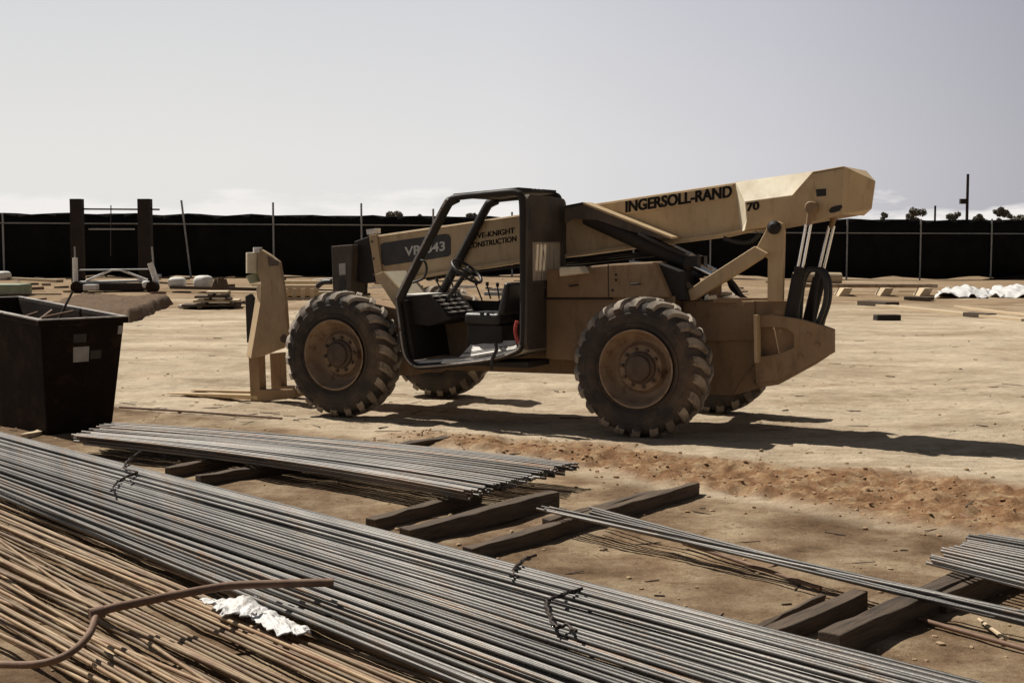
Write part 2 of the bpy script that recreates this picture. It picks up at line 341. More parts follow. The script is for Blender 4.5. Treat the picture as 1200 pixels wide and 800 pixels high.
# loose clods and pebbles
def pebbles(name, label, mat, n_, fn, smin, smax):
    mb_v = []; mb_f = []
    base = bmesh.new(); bmesh.ops.create_icosphere(base, subdivisions=1, radius=1)
    bv = np.array([v.co[:] for v in base.verts]); bf = [[v.index for v in f.verts] for f in base.faces]; base.free()
    for _ in range(n_):
        x, y = fn(); s = smin + (smax - smin) * random.random() ** 4
        q = bv * (1 + 0.55 * (rng.random((len(bv), 1)) - 0.5)) * np.array([s * random.uniform(.8, 1.5), s * random.uniform(.8, 1.4), s * random.uniform(.45, .8)])
        a = random.uniform(0, 6.28); q = np.stack([q[:, 0] * math.cos(a) - q[:, 1] * math.sin(a), q[:, 0] * math.sin(a) + q[:, 1] * math.cos(a), q[:, 2]], -1)
        q += np.array([x, y, gz(x, y) + s * 0.25]); o = len(mb_v); mb_v += q.tolist(); mb_f += [[i + o for i in f] for f in bf]
    me = bpy.data.meshes.new(name); me.from_pydata(mb_v, [], mb_f); me.materials.append(M[mat])
    ob = bpy.data.objects.new(name, me); C.objects.link(ob); tag(ob, label, name.replace('_', ' '), kind='stuff')
def in_band():
    s = random.uniform(-0.4, 5.4); d = random.gauss(0, 0.22 + 0.08 * max(s, 0)); p = BP + BD * s + BN * d; return p[0], p[1]
def on_site():
    while True:
        y = 4.5 + 30 * random.random() ** 1.8; x = random.uniform(-0.42, 0.42) * y
        return x, y
pebbles('dirt_clods', 'reddish dirt clods churned up along the bar yard', 'redclod', 1700, in_band, 0.003, 0.018)
pebbles('pebbles', 'scattered tan pebbles and dirt crumbs on the ground', 'stone', 2600, on_site, 0.003, 0.022)

def slivers(name, label, mats, n_, fn, L, W):
    b_ = MB()
    for k in range(n_):
        x, y = fn(); a = random.gauss(0.1, .7); l_ = random.uniform(*L); w_ = random.uniform(*W); d = Vector((math.cos(a), math.sin(a), random.uniform(-.05, .08))) * l_
        c = Vector((x, y, gz(x, y) + w_ * .5)); b_.beam(c - d / 2, c + d / 2, w_, w_ * random.uniform(.3, .9), random.choice(mats))
    o = b_.build(name, None); tag(o, label, name.replace('_', ' '), kind='stuff')
def near_yard():
    if random.random() < .55: p = gp(random.uniform(140, 560), random.uniform(462, 520)); return p.x, p.y
    p = gp(random.uniform(430, 1200), random.uniform(520, 760)); return p.x, p.y
slivers('wood_splinters', 'scattered wood splinters and twigs on the ground round the bars', ('timber', 'rust', 'timber', 'pale'), 110, near_yard, (.04, .22), (.005, .012))
def far_yard():
    while True:
        y = random.uniform(38, 53); x = random.uniform(-.42, .30) * y
        if x < 2 or random.random() < .3: return x, y
slivers('site_rubbish', 'low scatter of board ends and rubbish over the far yard', ('timber', 'timber', 'pale', 'rust', 'white'), 110, far_yard, (.15, .9), (.05, .16))
def far_mid():
    y = 12.5 + 16 * random.random() ** 1.3; return random.uniform(-.40, .42) * y, y
slivers('straw_litter', 'thin straw and twig litter on the open dirt', ('timber', 'pale', 'timber'), 150, far_mid, (.04, .28), (.006, .015))

# ================================================================== TELEHANDLER
root = tag(empty('telehandler', (MX, MY, 0), -YAW), 'tan rough terrain telehandler with an open black cab and its boom folded back', 'telehandler')
WB, TR, TW, VW = 3.25, 0.64, 0.36, 2.34
def P(pts, v): return [mp(x, y, v) for x, y in pts]
def plate(name, pts, v0, v1, mat, parent=root, holes=(), bevel=0.008):
    b_ = MB(); b_.prism(P(pts, v0), Vector((0, v1 - v0, 0)), mat, [P(h, v0) for h in holes]); return b_.build(name, parent, bevel=bevel)
# ---- wheels
def wheel_meshes(out):
    """out = +1: outer face towards -v (near side). returns tyre, rim builders centred at origin"""
    t = MB(); hw = TW / 2
    prof = [(-0.10, 0.335), (-0.155, 0.36), (-0.178, 0.43), (-0.181, 0.49), (-0.176, 0.535), (-0.158, 0.572), (-0.12, 0.594), (-0.06, 0.604), (0, 0.607)]
    prof = prof + [(-w, r) for w, r in reversed(prof[:-1])]
    t.lathe(prof, (0, 0, 0), 'tyre', 72)
    for k in range(2): t.lathe([(-0.1795, 0.487), (-0.1855, 0.497), (-0.178, 0.508)] if k == 0 else [(-0.1835, 0.405), (-0.1865, 0.40), (-0.180, 0.392)], (0, 0, 0), 'tyre', 72)
    NL = 22
    for side in (-1, 1):
        for k in range(NL):
            a0 = 2 * math.pi * (k + (0.5 if side > 0 else 0)) / NL
            sec = []
            jit = random.uniform(-.012, .012)
            for w, rt, rb, da, hwid in ((-0.012, TR - .002, .60, 0.0, .030), (0.06, TR - .002, .60, .055, .033), (0.118, TR - .010, .59, .115, .038), (0.160, TR - .034, .565, .155, .043), (0.1835, TR - .080, .53, .180, .043), (0.183, TR - .108, .51, .188, .036)):
                sec.append((w, rt, rb, da, hwid))
            vs = []
            for w, rt, rb, da, hwid in sec:
                for rr, ww in ((rb, 1.18), (rt, 0.86)):
                    for sg in (-1, 1):
                        a = a0 + jit + da * 1.15 + sg * hwid * ww / TR
                        wi = w if rr == rt else min(w, 0.176) - (0.004 if w > .18 else 0)
                        vs.append((rr * math.cos(a), side * wi, rr * math.sin(a)))
            fs = []
            for i in range(len(sec) - 1):
                o = i * 4; p = o + 4
                fs += [(o + 2, o + 3, p + 3, p + 2), (o, o + 2, p + 2, p), (o + 1, p + 1, p + 3, o + 3)]
            e = (len(sec) - 1) * 4; fs += [(0, 1, 3, 2), (e, e + 2, e + 3, e + 1)]
            t.add(vs, fs[:12] + fs[15:16], 'lug'); t.add(vs, fs[12:15] + fs[16:], 'tyre')  # lit tops and shaded outer sides of the lugs set by colour
    r = MB(); g = -out
    pr = [(0.168, 0.335), (0.176, 0.356), (0.182, 0.352), (0.180, 0.340), (0.150, 0.328), (0.075, 0.312), (0.045, 0.300), (0.012, 0.27), (0.004, 0.235), (0.03, 0.215), (0.055, 0.205), (0.062, 0.19), (0.062, 0.148)]
    r.lathe([(g * w, q) for w, q in pr] + [(g * 0.062, 0.001)], (0, 0, 0), 'rim', 56)
    r.lathe([(-g * 0.17, 0.35), (-g * 0.10, 0.31), (-g * 0.02, 0.25), (-g * 0.02, 0.001)], (0, 0, 0), 'rim', 40)
    h = MB()
    h.lathe([(g * 0.05, 0.15), (g * 0.085, 0.145), (g * 0.10, 0.118), (g * 0.125, 0.112), (g * 0.132, 0.09), (g * 0.132, 0.001)], (0, 0, 0), 'hub', 32)
    nb = []
    for k in range(10):
        a = 2 * math.pi * k / 10 + .2; q = MB()
        q.lathe([(0, 0.017), (g * 0.028, 0.017), (g * 0.03, 0.001)], (0.172 * math.cos(a), g * 0.06, 0.172 * math.sin(a)), 'hub', 6); nb.append(q)
    return t, r, h, nb
def wheel(u, v, out, spin):
    w = empty('wheel', (u, v, TR)); w.parent = root; w.rotation_euler = (0, spin, 0)
    t, r, h, nb = wheel_meshes(out)
    t.build('tyre', w, 40); r.build('rim', w, 30); h.build('hub', w, 30)
    q = MB()
    for x in nb: q.add(x.v, x.f, 'hub')
    q.build('wheel_bolts', w, 30)
    return w
wheel(0, TW / 2, 1, 0.05); wheel(WB, TW / 2, 1, 0.3); wheel(0, VW - TW / 2, -1, 0.2); wheel(WB, VW - TW / 2, -1, 0.1)
# ---- chassis, axles
b = MB()
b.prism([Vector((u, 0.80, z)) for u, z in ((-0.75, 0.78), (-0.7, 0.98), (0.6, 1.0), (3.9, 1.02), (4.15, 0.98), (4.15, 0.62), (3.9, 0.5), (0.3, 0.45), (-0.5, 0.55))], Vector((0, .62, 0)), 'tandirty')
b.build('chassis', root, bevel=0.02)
for u in (0, WB):
    b = MB(); b.tube([(u, 0.25, TR), (u, 0.7, TR), (u, 0.85, TR), (u, 1.17, TR), (u, 1.49, TR), (u, 1.64, TR), (u, 2.09, TR)], [.12, .10, .13, .21, .13, .10, .12], 'hub', 16); b.build('axle', root, 40)
# rear frame plates under the tower (near and far)
fr = [(790, 352), (930, 352), (934, 378), (905, 402), (900, 452), (860, 463), (812, 462), (760, 430), (755, 372)]
for v0 in (0.74, 1.42): plate('frame_plate', fr, v0, v0 + 0.05, 'tandirty')
plate('frame_plate', [(800, 352.5), (884, 352.5), (884, 398), (800, 400)], 0.712, 0.739, 'tandirty')
# counterweight bumper
bump_out = [(883, 369.5), (905, 368.5), (938, 374), (966, 382), (977, 386), (977, 413), (958, 423), (912, 446), (886, 449)]
bump_hole = [(888, 383), (921, 384.5), (930, 391), (930, 407), (912, 415), (890, 418)]
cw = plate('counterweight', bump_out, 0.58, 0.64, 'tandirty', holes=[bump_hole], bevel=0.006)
b = MB(); b.prism(P([(886, 384), (926, 386), (932, 410), (888, 425)], 0.68), Vector((0, .03, 0)), 'tandirty'); b.build('inner_plate', cw)
b = MB(); b.prism(P([(883, 369), (887, 369), (888, 425), (884, 425)], 0.50), Vector((0, .10, 0)), 'tan'); b.build('edge_flange', cw)
b = MB(); b.prism(P([(886, 449), (912, 446), (958, 423), (972, 416.5), (957, 426.5), (913, 450.5), (890, 454)], 0.59), Vector((-.44, .9, 0)), 'tandirty'); b.build('bottom_plate', cw, bevel=.004)
b = MB(); b.prism(P([(905, 368.5), (938, 374), (966, 382), (975, 386), (975, 411), (955, 420), (915, 428)], .645), Vector((-.42, .85, 0)), 'tandirty'); b.build('counterweight', root, bevel=.008)
# ---- tower plates with the boom pin
tw = [(899, 353), (899.5, 303), (884, 294), (896, 272), (899.5, 264), (905, 259.5), (911, 259), (917, 262), (919, 270), (917, 353)]
for v0 in (0.66, 1.58):
    o = plate('tower_plate', tw, v0, v0 + 0.06, 'tan')
    if v0 < 1:
        b = MB(); c = mp(907.5, 266.5, v0); b.lathe([(0.0, .062), (-.022, .062), (-.03, .05), (-.045, .03), (-.045, .001)], c, 'black', 20); b.build('pin', o, 30)
for v0 in (0.60, 1.52):
    plate('brace', [(790, 351.5), (828, 324.5), (884, 288.5), (899.5, 297), (872, 315), (812, 352)], v0, v0 + 0.11, 'tan')
b = MB(); b.beam(mp(868, 352, .72), mp(868, 352, 1.58), .5, .05, 'tandirty'); b.beam(mp(838, 340, .74), mp(838, 340, 1.56), .12, .25, 'tandirty'); b.build('cross_plate', root, bevel=.006)
b = MB()
for k in range(4):
    q = .8 + .12 * k
    b.tube(smoothpath([mp(815, 325, q), mp(838 + 3 * k, 318, q), mp(858, 330 + 3 * k, q), mp(872 + 2 * k, 352, q)]), .018, 'hose', 8)
b.build('hydraulic_hose', root, 60)
# ---- boom
BV0, BV1 = 0.93, 1.43
boom_near = [(432, 277), (571, 257), (611, 251), (690, 239.5), (840, 217), (866, 213), (880, 211), (880, 268), (836, 277.5), (735, 290.5), (661, 300.5), (610, 305.5), (550, 315), (456, 331), (440, 330)]
boom = plate('boom', boom_near, BV0, BV1, 'tan', bevel=0.012)
def strip(name, pts, v0, v1, mat, parent=boom, bevel=.003): return plate(name, pts, v0, v1, mat, parent, bevel=bevel)
strip('side_plate', [(691, 241.5), (858.5, 216.5), (858.5, 231.5), (735, 251.5)], BV0 - .014, BV0 - .001, 'tan')
strip('bottom_flange', [(456, 328.5), (550, 312.5), (610, 303.3), (661, 298), (735, 288), (836, 275), (878, 267), (879, 270), (836, 278.5), (735, 291.5), (661, 301.5), (610, 306.8), (550, 316.5), (457, 332.5)], BV0 - .05, BV0 - .002, 'tan')
strip('front_collar', [(432, 276), (441, 274.5), (449, 330), (441, 331)], BV0 - .03, BV0 - .001, 'tan')
# head at the rear: wider box with chamfered top and front
hd = MB(); NV = 0.76; FV = 2 * (BV0 + BV1) / 2 - NV
side = [(873, 236), (928, 228.5), (952, 201.2), (988, 194.8), (990, 197), (986, 250), (960, 258.5), (920, 263.5), (878, 268.5), (872.5, 270), (875, 258)]
hd.prism(P(side, NV), Vector((0, .03, 0)), 'tan'); hd.prism(P(side, FV), Vector((0, .03, 0)), 'tan')
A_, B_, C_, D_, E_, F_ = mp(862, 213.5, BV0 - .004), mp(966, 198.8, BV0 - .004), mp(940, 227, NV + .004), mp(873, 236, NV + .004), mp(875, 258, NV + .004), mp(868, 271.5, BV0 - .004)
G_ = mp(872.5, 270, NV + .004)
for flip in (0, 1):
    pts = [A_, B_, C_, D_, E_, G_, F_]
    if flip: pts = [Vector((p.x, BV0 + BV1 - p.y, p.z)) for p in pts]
    hd.add(pts, [(0, 1, 2, 3), (0, 3, 4, 5, 6)], 'cream_sunlit')  # chamfers coloured lighter than the tan head to carry the sunlight
top = [mp(862, 213.2, BV0 - .004), mp(988, 194.4, BV0 - .004)]
pz = [mp(952, 201, NV), mp(988, 194.6, NV)]
hd.prism([Vector((pz[0].x, NV, pz[0].z)), Vector((pz[1].x, NV, pz[1].z)), Vector((pz[1].x, FV + .03, pz[1].z)), Vector((pz[0].x, FV + .03, pz[0].z))], Vector((0, 0, -.03)), 'tan')
hd.prism([Vector((A_.x, BV0 - .004, A_.z + .004)), Vector((pz[0].x, BV0 - .004, pz[0].z + .0)), Vector((pz[0].x, BV1 + .004, pz[0].z + .0)), Vector((A_.x, BV1 + .004, A_.z + .004))], Vector((0, 0, -.02)), 'tan')
bl = [mp(872.5, 270, NV), mp(986, 250, NV)]
hd.prism([Vector((bl[0].x, NV + .03, bl[0].z)), Vector((bl[1].x, NV + .03, bl[1].z)), Vector((bl[1].x, FV, bl[1].z)), Vector((bl[0].x, FV, bl[0].z))], Vector((0, 0, .03)), 'tandirty')
# bent rear end plate that closes the head
p1, p2 = mp(989, 195, NV), mp(986, 251, NV)
ur = (p1.x + p2.x) / 2
q1, q2 = Vector((ur + .21, 1.10, p1.z - .12)), Vector((ur + .18, 1.10, p2.z + .05))
hd.add([p1, q1, q2, p2, Vector((p1.x, FV + .03, p1.z)), Vector((p2.x, FV + .03, p2.z))], [(0, 1, 2, 3), (1, 4, 5, 2), (0, 4, 1), (3, 2, 5)], 'tan')
head = hd.build('boom_head', root, bevel=.006)
b = MB(); b.prism(P([(956, 222), (968, 221), (968, 229.5), (957, 230.5)], NV - .004), Vector((0, .02, 0)), 'black'); b.build('slot', head)
b = MB(); c = P([(971, 247), (974, 243), (980, 241), (986, 240), (987, 243), (984, 247), (978, 249), (973, 249.5)], NV - .004); b.prism(c, Vector((0, .02, 0)), 'black'); b.build('slot', head)
# ear and rods behind the tower
for v0, x0, y0, x1, y1, first in ((NV - .05, 951, 243, 937, 318, 1), (1.25, 979, 246, 961, 322, 0)):
    cyl = empty('compensating_cylinder', (0, 0, 0)); cyl.parent = root
    b = MB(); a = mp(x0, y0, v0)
    if first: b.lathe([(0.04, .055), (-.03, .055), (-.04, .045), (-.04, .001)], a, 'tandirty', 18)
    b.tube([a, a + (mp(x1, y1, v0) - a) * .28], [.036, .022], 'tandirty', 10); b.build('rod_eye', cyl, 40)
    e = mp(x1, y1, v0); dd = (e - a).normalized(); sd = Vector((1, 0, 0))
    b = MB(); b.tube([a + dd * .15 - sd * .022, e - sd * .022], .013, 'chrome', 10); b.tube([a + dd * .15 + sd * .022, e + sd * .022], .013, 'chrome', 10); b.build('rod', cyl, 60)
    b = MB(); b.tube([e - dd * .04, e + dd * .03, e + dd * .03, e + dd * .5], [.05, .05, .062, .062], 'black', 16); b.build('barrel', cyl, 40)
b = MB()
for k, (va, off) in enumerate(((.72, 0), (.80, 4), (1.2, 1), (1.3, 3))):
    pts = [(933 + off, 384), (936 + off, 340), (943 + off, 319), (952 + off, 316), (962 + off, 318), (968 + off, 332), (967 + off, 355), (958 + off, 380)]
    if k >= 2: pts = [(950 + off, 384), (955 + off, 340), (961 + off, 320), (966 + off, 323), (968 + off, 345), (960 + off, 382)]
    b.tube(smoothpath([mp(x, y, va) for x, y in pts]), .024, 'hose', 8)
b.build('hydraulic_hose', root, 60)
b = MB()
b.tube(smoothpath([mp(848, 279, .9), mp(866, 284, .9), mp(880, 283, .9), mp(890, 274, .9)]), .02, 'hose', 8); b.build('hydraulic_hose', root, 60)
# ---- lift cylinder and its gusset on the boom side
gs = MB()
fl = P([(683, 236.8), (787, 277.5)], .70)
gs.prism([fl[0], fl[1], Vector((fl[1].x, BV0, fl[1].z)), Vector((fl[0].x, BV0, fl[0].z))], Vector((0, 0, -.022)), 'tan')
tl = P([(661, 241), (683, 236.8)], .70)
gs.prism([tl[0], tl[1], Vector((tl[1].x, BV0, tl[1].z)), Vector((tl[0].x, BV0, tl[0].z))], Vector((0, 0, -.022)), 'black')
gs.prism(P([(661, 243), (683, 239.5), (787, 279), (772, 279.5), (735, 270), (700, 258), (672, 256), (662, 262)], .71), Vector((0, .02, 0)), 'cabdust')
gs.build('lift_gusset', root, bevel=.003)
for v0, dx in ((.80, 0), (1.52, 8)):
    cyl = empty('lift_cylinder', (0, 0, 0)); cyl.parent = root
    a, e1, e2 = mp(688 + dx, 254, v0), mp(806 + dx, 308, v0), mp(846 + dx, 327, v0)
    b = MB(); b.tube([a, e1], .082, 'black', 20); b.tube([e1, e1 + (e1 - a).normalized() * .05], .095, 'hub', 20); b.build('barrel', cyl, 40)
    b = MB(); b.tube([e1, e2], .042, 'chrome', 16); b.build('rod', cyl, 40)
    b = MB(); b.tube([mp(748 + dx, 274, v0 - .11), mp(812 + dx, 304, v0 - .11), mp(818 + dx, 312, v0 - .08)], .016, 'chrome' if dx else 'hose', 8)
    b.box(mp(812 + dx, 306, v0 - .07), .06, .05, .05, 'black'); b.build('oil_pipe', cyl, 40)
# ---- engine hood
HV = 0.42
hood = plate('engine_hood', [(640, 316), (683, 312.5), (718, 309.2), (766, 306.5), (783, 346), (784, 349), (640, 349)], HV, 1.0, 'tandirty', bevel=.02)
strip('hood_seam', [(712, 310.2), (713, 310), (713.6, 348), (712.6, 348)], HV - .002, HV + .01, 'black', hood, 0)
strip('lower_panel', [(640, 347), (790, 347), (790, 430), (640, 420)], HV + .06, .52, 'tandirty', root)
strip('hood_seam', [(640, 349.2), (716, 349.2), (716, 351), (640, 351)], HV - .002, HV + .05, 'black', hood, 0)
plate('rear_shroud', [(768, 307), (797, 318), (806, 352), (785, 352)], HV + .1, 1.0, 'black')
b = MB()
for x, y in ((722, 322), (722, 328), (718, 340)):
    b.lathe([(.0, .012), (-.006, .012), (-.008, .001)], mp(x, y, HV), 'black', 10)
b.build('hood_bolts', hood)
b = MB(); b.prism(P([(655, 313), (679, 312), (684, 320.5), (655, 324)], .26), Vector((0, .16, 0)), 'cream_sunlit'); b.build('filter_box', root, bevel=.015, segs=3)
b = MB(); b.tube([mp(738, 307, .75), mp(775, 311, .75)], .02, 'chrome', 8); b.build('hood_strut', root)
for x0, y0, x1, y1 in ((668, 335, 676, 334), (740, 333, 749, 332.5)):
    b = MB(); b.tube(smoothpath([mp(x0, y0, HV), mp(x0, y0, HV - .03), mp(x1, y1, HV - .03), mp(x1, y1, HV)], 3), .008, 'black', 6); b.build('latch_handle', hood, 40)
for k in range(7):
    b = MB(); b.lathe([(.0, .016), (-.012, .016), (-.014, .001)], mp(806 + 11 * k, 357 + (k % 2) * .6, .712), 'tandirty', 6); b.build('bolt', root)
b = MB(); b.tube([mp(800, 399, .72), mp(884, 397.5, .72)], .009, 'tandirty', 6); b.tube([mp(886, 420, .73), mp(860, 462, .738)], .009, 'tandirty', 6); b.build('weld_seam', root)
for x, y in ((915, 388), (948, 392), (958, 404), (938, 418)): b = MB(); b.lathe([(.0, .02), (-.014, .02), (-.016, .001)], mp(x, y, .58), 'tandirty', 6); b.build('bolt', root)
b = MB(); b.tube(smoothpath([mp(480, 327, BV0 + .05), mp(560, 318, BV0 + .02), mp(640, 309, BV0 + .03), mp(700, 303, BV0 + .02), mp(760, 297, BV0 + .05), mp(820, 300, BV0)]), .016, 'hose', 6); b.tube(smoothpath([mp(500, 327, BV0 + .12), mp(600, 313, BV0 + .1), mp(680, 308, BV0 + .1), mp(790, 299, BV0 + .1), mp(840, 322, BV0)]), .016, 'hose', 6); b.build('boom_hoses', root, 60)
b = MB()
for x, y in ((436, 283), (437.5, 303), (439, 322)): b.lathe([(.0, .014), (-.012, .014), (-.014, .001)], mp(x, y, BV0 - .03), 'hub', 6)
b.build('collar_bolts', boom)
b = MB(); b.tube([mp(444, 277.5, BV0 - .004), mp(571, 259, BV0 - .004), mp(690, 242, BV0 - .004)], .006, 'tan', 6); b.build('weld_bead', boom)
b = MB(); b.prism(P([(800, 333), (806, 330), (812, 336), (806, 339)], .58), Vector((0, .02, 0)), 'hub'); b.prism(P([(828, 347), (838, 345.5), (840, 350), (830, 351)], .64), Vector((0, .04, 0)), 'cream_sunlit'); b.build('lamp_bracket', root)
# ---- cab
CV0, CV1 = 0.08, 0.90
ring = [(469, 371), (466.5, 352), (470, 342), (495, 292), (522, 240), (527, 235), (534, 231.5), (565, 228), (596, 225), (606, 226), (611, 231.5), (612.5, 260), (613, 330), (613, 392), (611, 404), (606, 411), (580, 420), (545, 425), (500, 429), (488, 428.5), (479, 421), (474, 408)]
cab = empty('cab', (0, 0, 0)); cab.parent = root
def loopat(v, shift=0): return [Vector((p.x, v, p.z)) for p in P(ring, CV0)]
near = loopat(CV0); far = loopat(CV1)
b = MB(); b.tube(smoothpath(near + [near[0]], 4)[:-1], .031, 'black', 10, True); b.build('door_frame', cab, 50)
b = MB(); b.tube(smoothpath(far + [far[0]], 4)[:-1], .03, 'black', 10, True); b.build('window_frame', cab, 50)
for src, vv in ((near, CV0), (far, CV1)):
    b = MB(); b.tube(smoothpath([Vector((src[k].x + .012, vv + (.012 if vv < .5 else -.012), src[k].z - .006)) for k in (1, 2, 3, 4, 5, 6)], 5), .045, 'black', 12); b.build('corner_pillar', cab, 50)
# pale worn door-seal lip round the opening (front and sill)
b = MB(); lip = smoothpath([Vector((p.x - .0, CV0 - .03, p.z)) for p in ([near[k] for k in (14, 15, 16, 17, 18, 19, 20, 21, 0, 1, 2, 3, 4, 5)])], 4)
b.tube(lip, .010, 'binrim', 6); b.build('door_seal', cab, 60)
def across(i, j, mat, name, t=.03, a=CV0, c=CV1, frac=None):
    p, q = near[i], near[j]; n_ = Vector((p.z - q.z, 0, q.x - p.x)).normalized() * t
    b_ = MB(); b_.prism([Vector((p.x, a, p.z)), Vector((q.x, a, q.z)), Vector((q.x, c, q.z)), Vector((p.x, c, p.z))], n_, mat); return b_.build(name, cab, bevel=.004)
# roof: solid skin with three open slots near the middle
rf = MB()
zr = [near[7], near[9]]
u0, u1 = near[6].x - .03, near[10].x - .03; zz = lambda u: near[7].z + (near[8].z - near[7].z) * (u - near[7].x) / (near[8].x - near[7].x)
ks = [(CV0 + .0, CV0 + .30), (CV0 + .35, CV0 + .38), (CV0 + .43, CV0 + .46), (CV0 + .51, CV1)]
for a, c in ks:
    rf.prism([Vector((u0, a, zz(u0) - .0)), Vector((u1, a, zz(u1) - .0)), Vector((u1, c, zz(u1))), Vector((u0, c, zz(u0)))], Vector((0, 0, .035)), 'black')
for ua, ub in ((u0, u0 + .22), (u1 - .16, u1)):
    rf.prism([Vector((ua, CV0 + .01, zz(ua) - .004)), Vector((ub, CV0 + .01, zz(ub) - .004)), Vector((ub, CV1 - .01, zz(ub) - .004)), Vector((ua, CV1 - .01, zz(ua) - .004))], Vector((0, 0, .036)), 'black')
rf.build('roof', cab, bevel=.006)
# rear wall with a window
UR = near[12].x
zt = near[10].z + .03; zb = near[14].z - .06
wv = [mu(x, y, UR) for x, y in ((620.5, 280), (654, 287), (654, 330.5), (620.5, 326))]
v0w, v1w = CV0 + .10, CV1 - .06
z1w, z0w = (wv[0].z + wv[1].z) / 2, (wv[2].z + wv[3].z) / 2
rw = MB()
outer = []
for cx, cz, a0 in ((CV1 - .06, zt - .10, 0), (CV0 + .06, zt - .06, 90), (CV0 + .07, zb + .10, 180), (CV1 - .12, zb + .14, 270)):
    rr = {0: .08, 90: .06, 180: .09, 270: .13}[a0]
    for k in range(6):
        a = R(a0 + 18 * k); outer.append(Vector((UR, cx + rr * math.cos(a), cz + rr * math.sin(a))))
hole = [Vector((UR, v0w, z0w)), Vector((UR, v1w, z0w)), Vector((UR, v1w, z1w)), Vector((UR, v0w, z1w))]
rw.prism(outer, Vector((.05, 0, 0)), 'cabdust', [hole]); rear = rw.build('rear_wall', cab, bevel=.012)
b = MB(); b.box((UR + .02, (v0w + v1w) / 2, (z0w + z1w) / 2), .003, (v1w - v0w) / 2, (z1w - z0w) / 2, 'pane'); b.build('window_pane', rear)
b = MB(); zl = z0w - .06
b.box((UR + .054, (CV0 + CV1) / 2 + .02, zl), .008, .37, .018, 'cabdust'); b.build('wall_rib', rear, bevel=.003)
# tilted plate added to catch the sun, standing in for the lit floor
b = MB(); q = [mp(536, 421, CV0 + .06), mp(606, 409, CV0 + .06), mp(604, 399, CV0 + .20), mp(556, 399, CV0 + .20)]
b.prism(q, Vector((0, 0, -.01)), 'floor'); b.build('sun_catch_plate', cab)
for dy in (0, 5):
    b = MB(); b.tube([mp(537, 420 - dy, CV0 + .06 + .008 * dy), mp(606, 408.5 - dy, CV0 + .06 + .008 * dy)], .005, 'black', 6); b.build('sill_strip', cab)
# floor, front cowl, right-hand lower wall
fz = near[18].z + .03
fl_ = MB()
pA, pB, pC = near[17], near[19], near[15]
fl_.prism([Vector((near[20].x, CV0 + .03, near[20].z - .02)), Vector((near[16].x, CV0 + .03, near[16].z + .005)), Vector((UR, CV0 + .03, near[15].z + .02)), Vector((UR, CV1, near[15].z + .02)), Vector((near[16].x, CV1, near[16].z + .005)), Vector((near[20].x, CV1, near[20].z - .02))], Vector((0, 0, -.03)), 'floor')
fl_.build('floor_plate', cab)
b = MB(); bt_ = [(near[k].x, near[k].z) for k in (1, 0, 21, 20)]
b.prism([Vector((x, CV0 + .03, z)) for x, z in bt_] + [Vector((bt_[-1][0] + .05, CV0 + .03, bt_[-1][1])), Vector((bt_[0][0] + .06, CV0 + .03, bt_[0][1]))], Vector((0, .80, 0)), 'black'); b.build('front_panel', cab)
rzl = mp(560, 352, CV1).z
b = MB(); b.prism([Vector((near[1].x, CV1 - .01, rzl)), Vector((UR, CV1 - .01, rzl)), Vector((UR, CV1 - .01, near[15].z)), Vector((near[18].x, CV1 - .01, near[18].z)), Vector((near[20].x, CV1 - .01, near[20].z))], Vector((0, .02, 0)), 'black'); b.build('side_wall', cab)
# dashboard; pale blocks on it stand in for the sunlit pattern
da = [mp(x, y, .5) for x, y in ((482, 346), (520, 343), (545, 372), (520, 380), (482, 376))]
b = MB(); b.prism([Vector((p.x, CV0 + .12, p.z)) for p in da], Vector((0, .62, 0)), 'black'); dash = b.build('dashboard', cab, bevel=.01)
b = MB()
for k in range(5):
    p = Vector((da[0].x + .06 + .045 * k, 0, da[0].z + .012))
    for j in range(3):
        b.box((da[1].x + (da[2].x - da[1].x) * (.15 + .16 * k) + .01, CV0 + .2 + .16 * j + .01 * k, da[1].z + (da[2].z - da[1].z) * (.15 + .16 * k) + .012), .026, .05 - .006 * (k % 2), .006, 'floor')
b.build('dash_sun_pattern', dash)
b = MB(); b.box((da[0].x + .14, CV0 + .4, da[0].z + .012), .10, .26, .01, 'floor'); b.build('dash_tray', dash, bevel=.004)
# steering wheel
sw = mp(547, 318, .42); ax = Vector((.62, 0, .78)).normalized(); e1 = Vector((0, 1, 0)); e2 = ax.cross(e1)
sgrp = empty('steering_wheel', (0, 0, 0)); sgrp.parent = cab
b = MB(); rad = .17
b.tube([sw + e1 * (rad * math.cos(a)) + e2 * (rad * math.sin(a)) for a in [2 * math.pi * k / 28 for k in range(28)]], .016, 'hose', 8, True)
for a in (0.5, 2.6, 4.7): b.tube([sw, sw + e1 * (rad * math.cos(a)) + e2 * (rad * math.sin(a))], .011, 'hose', 6)
b.tube([sw - ax * .03, sw + ax * .02], .04, 'hose', 12)
b.tube([sw, sw - ax * .42], .025, 'hose', 8)
kb = sw + e1 * (rad * math.cos(4.0)) + e2 * (rad * math.sin(4.0)); b.tube([kb, kb + ax * .05], .02, 'seat', 8)
for i, f_ in enumerate(b.f): pass
b2 = b.build('wheel_rim', sgrp, 50)
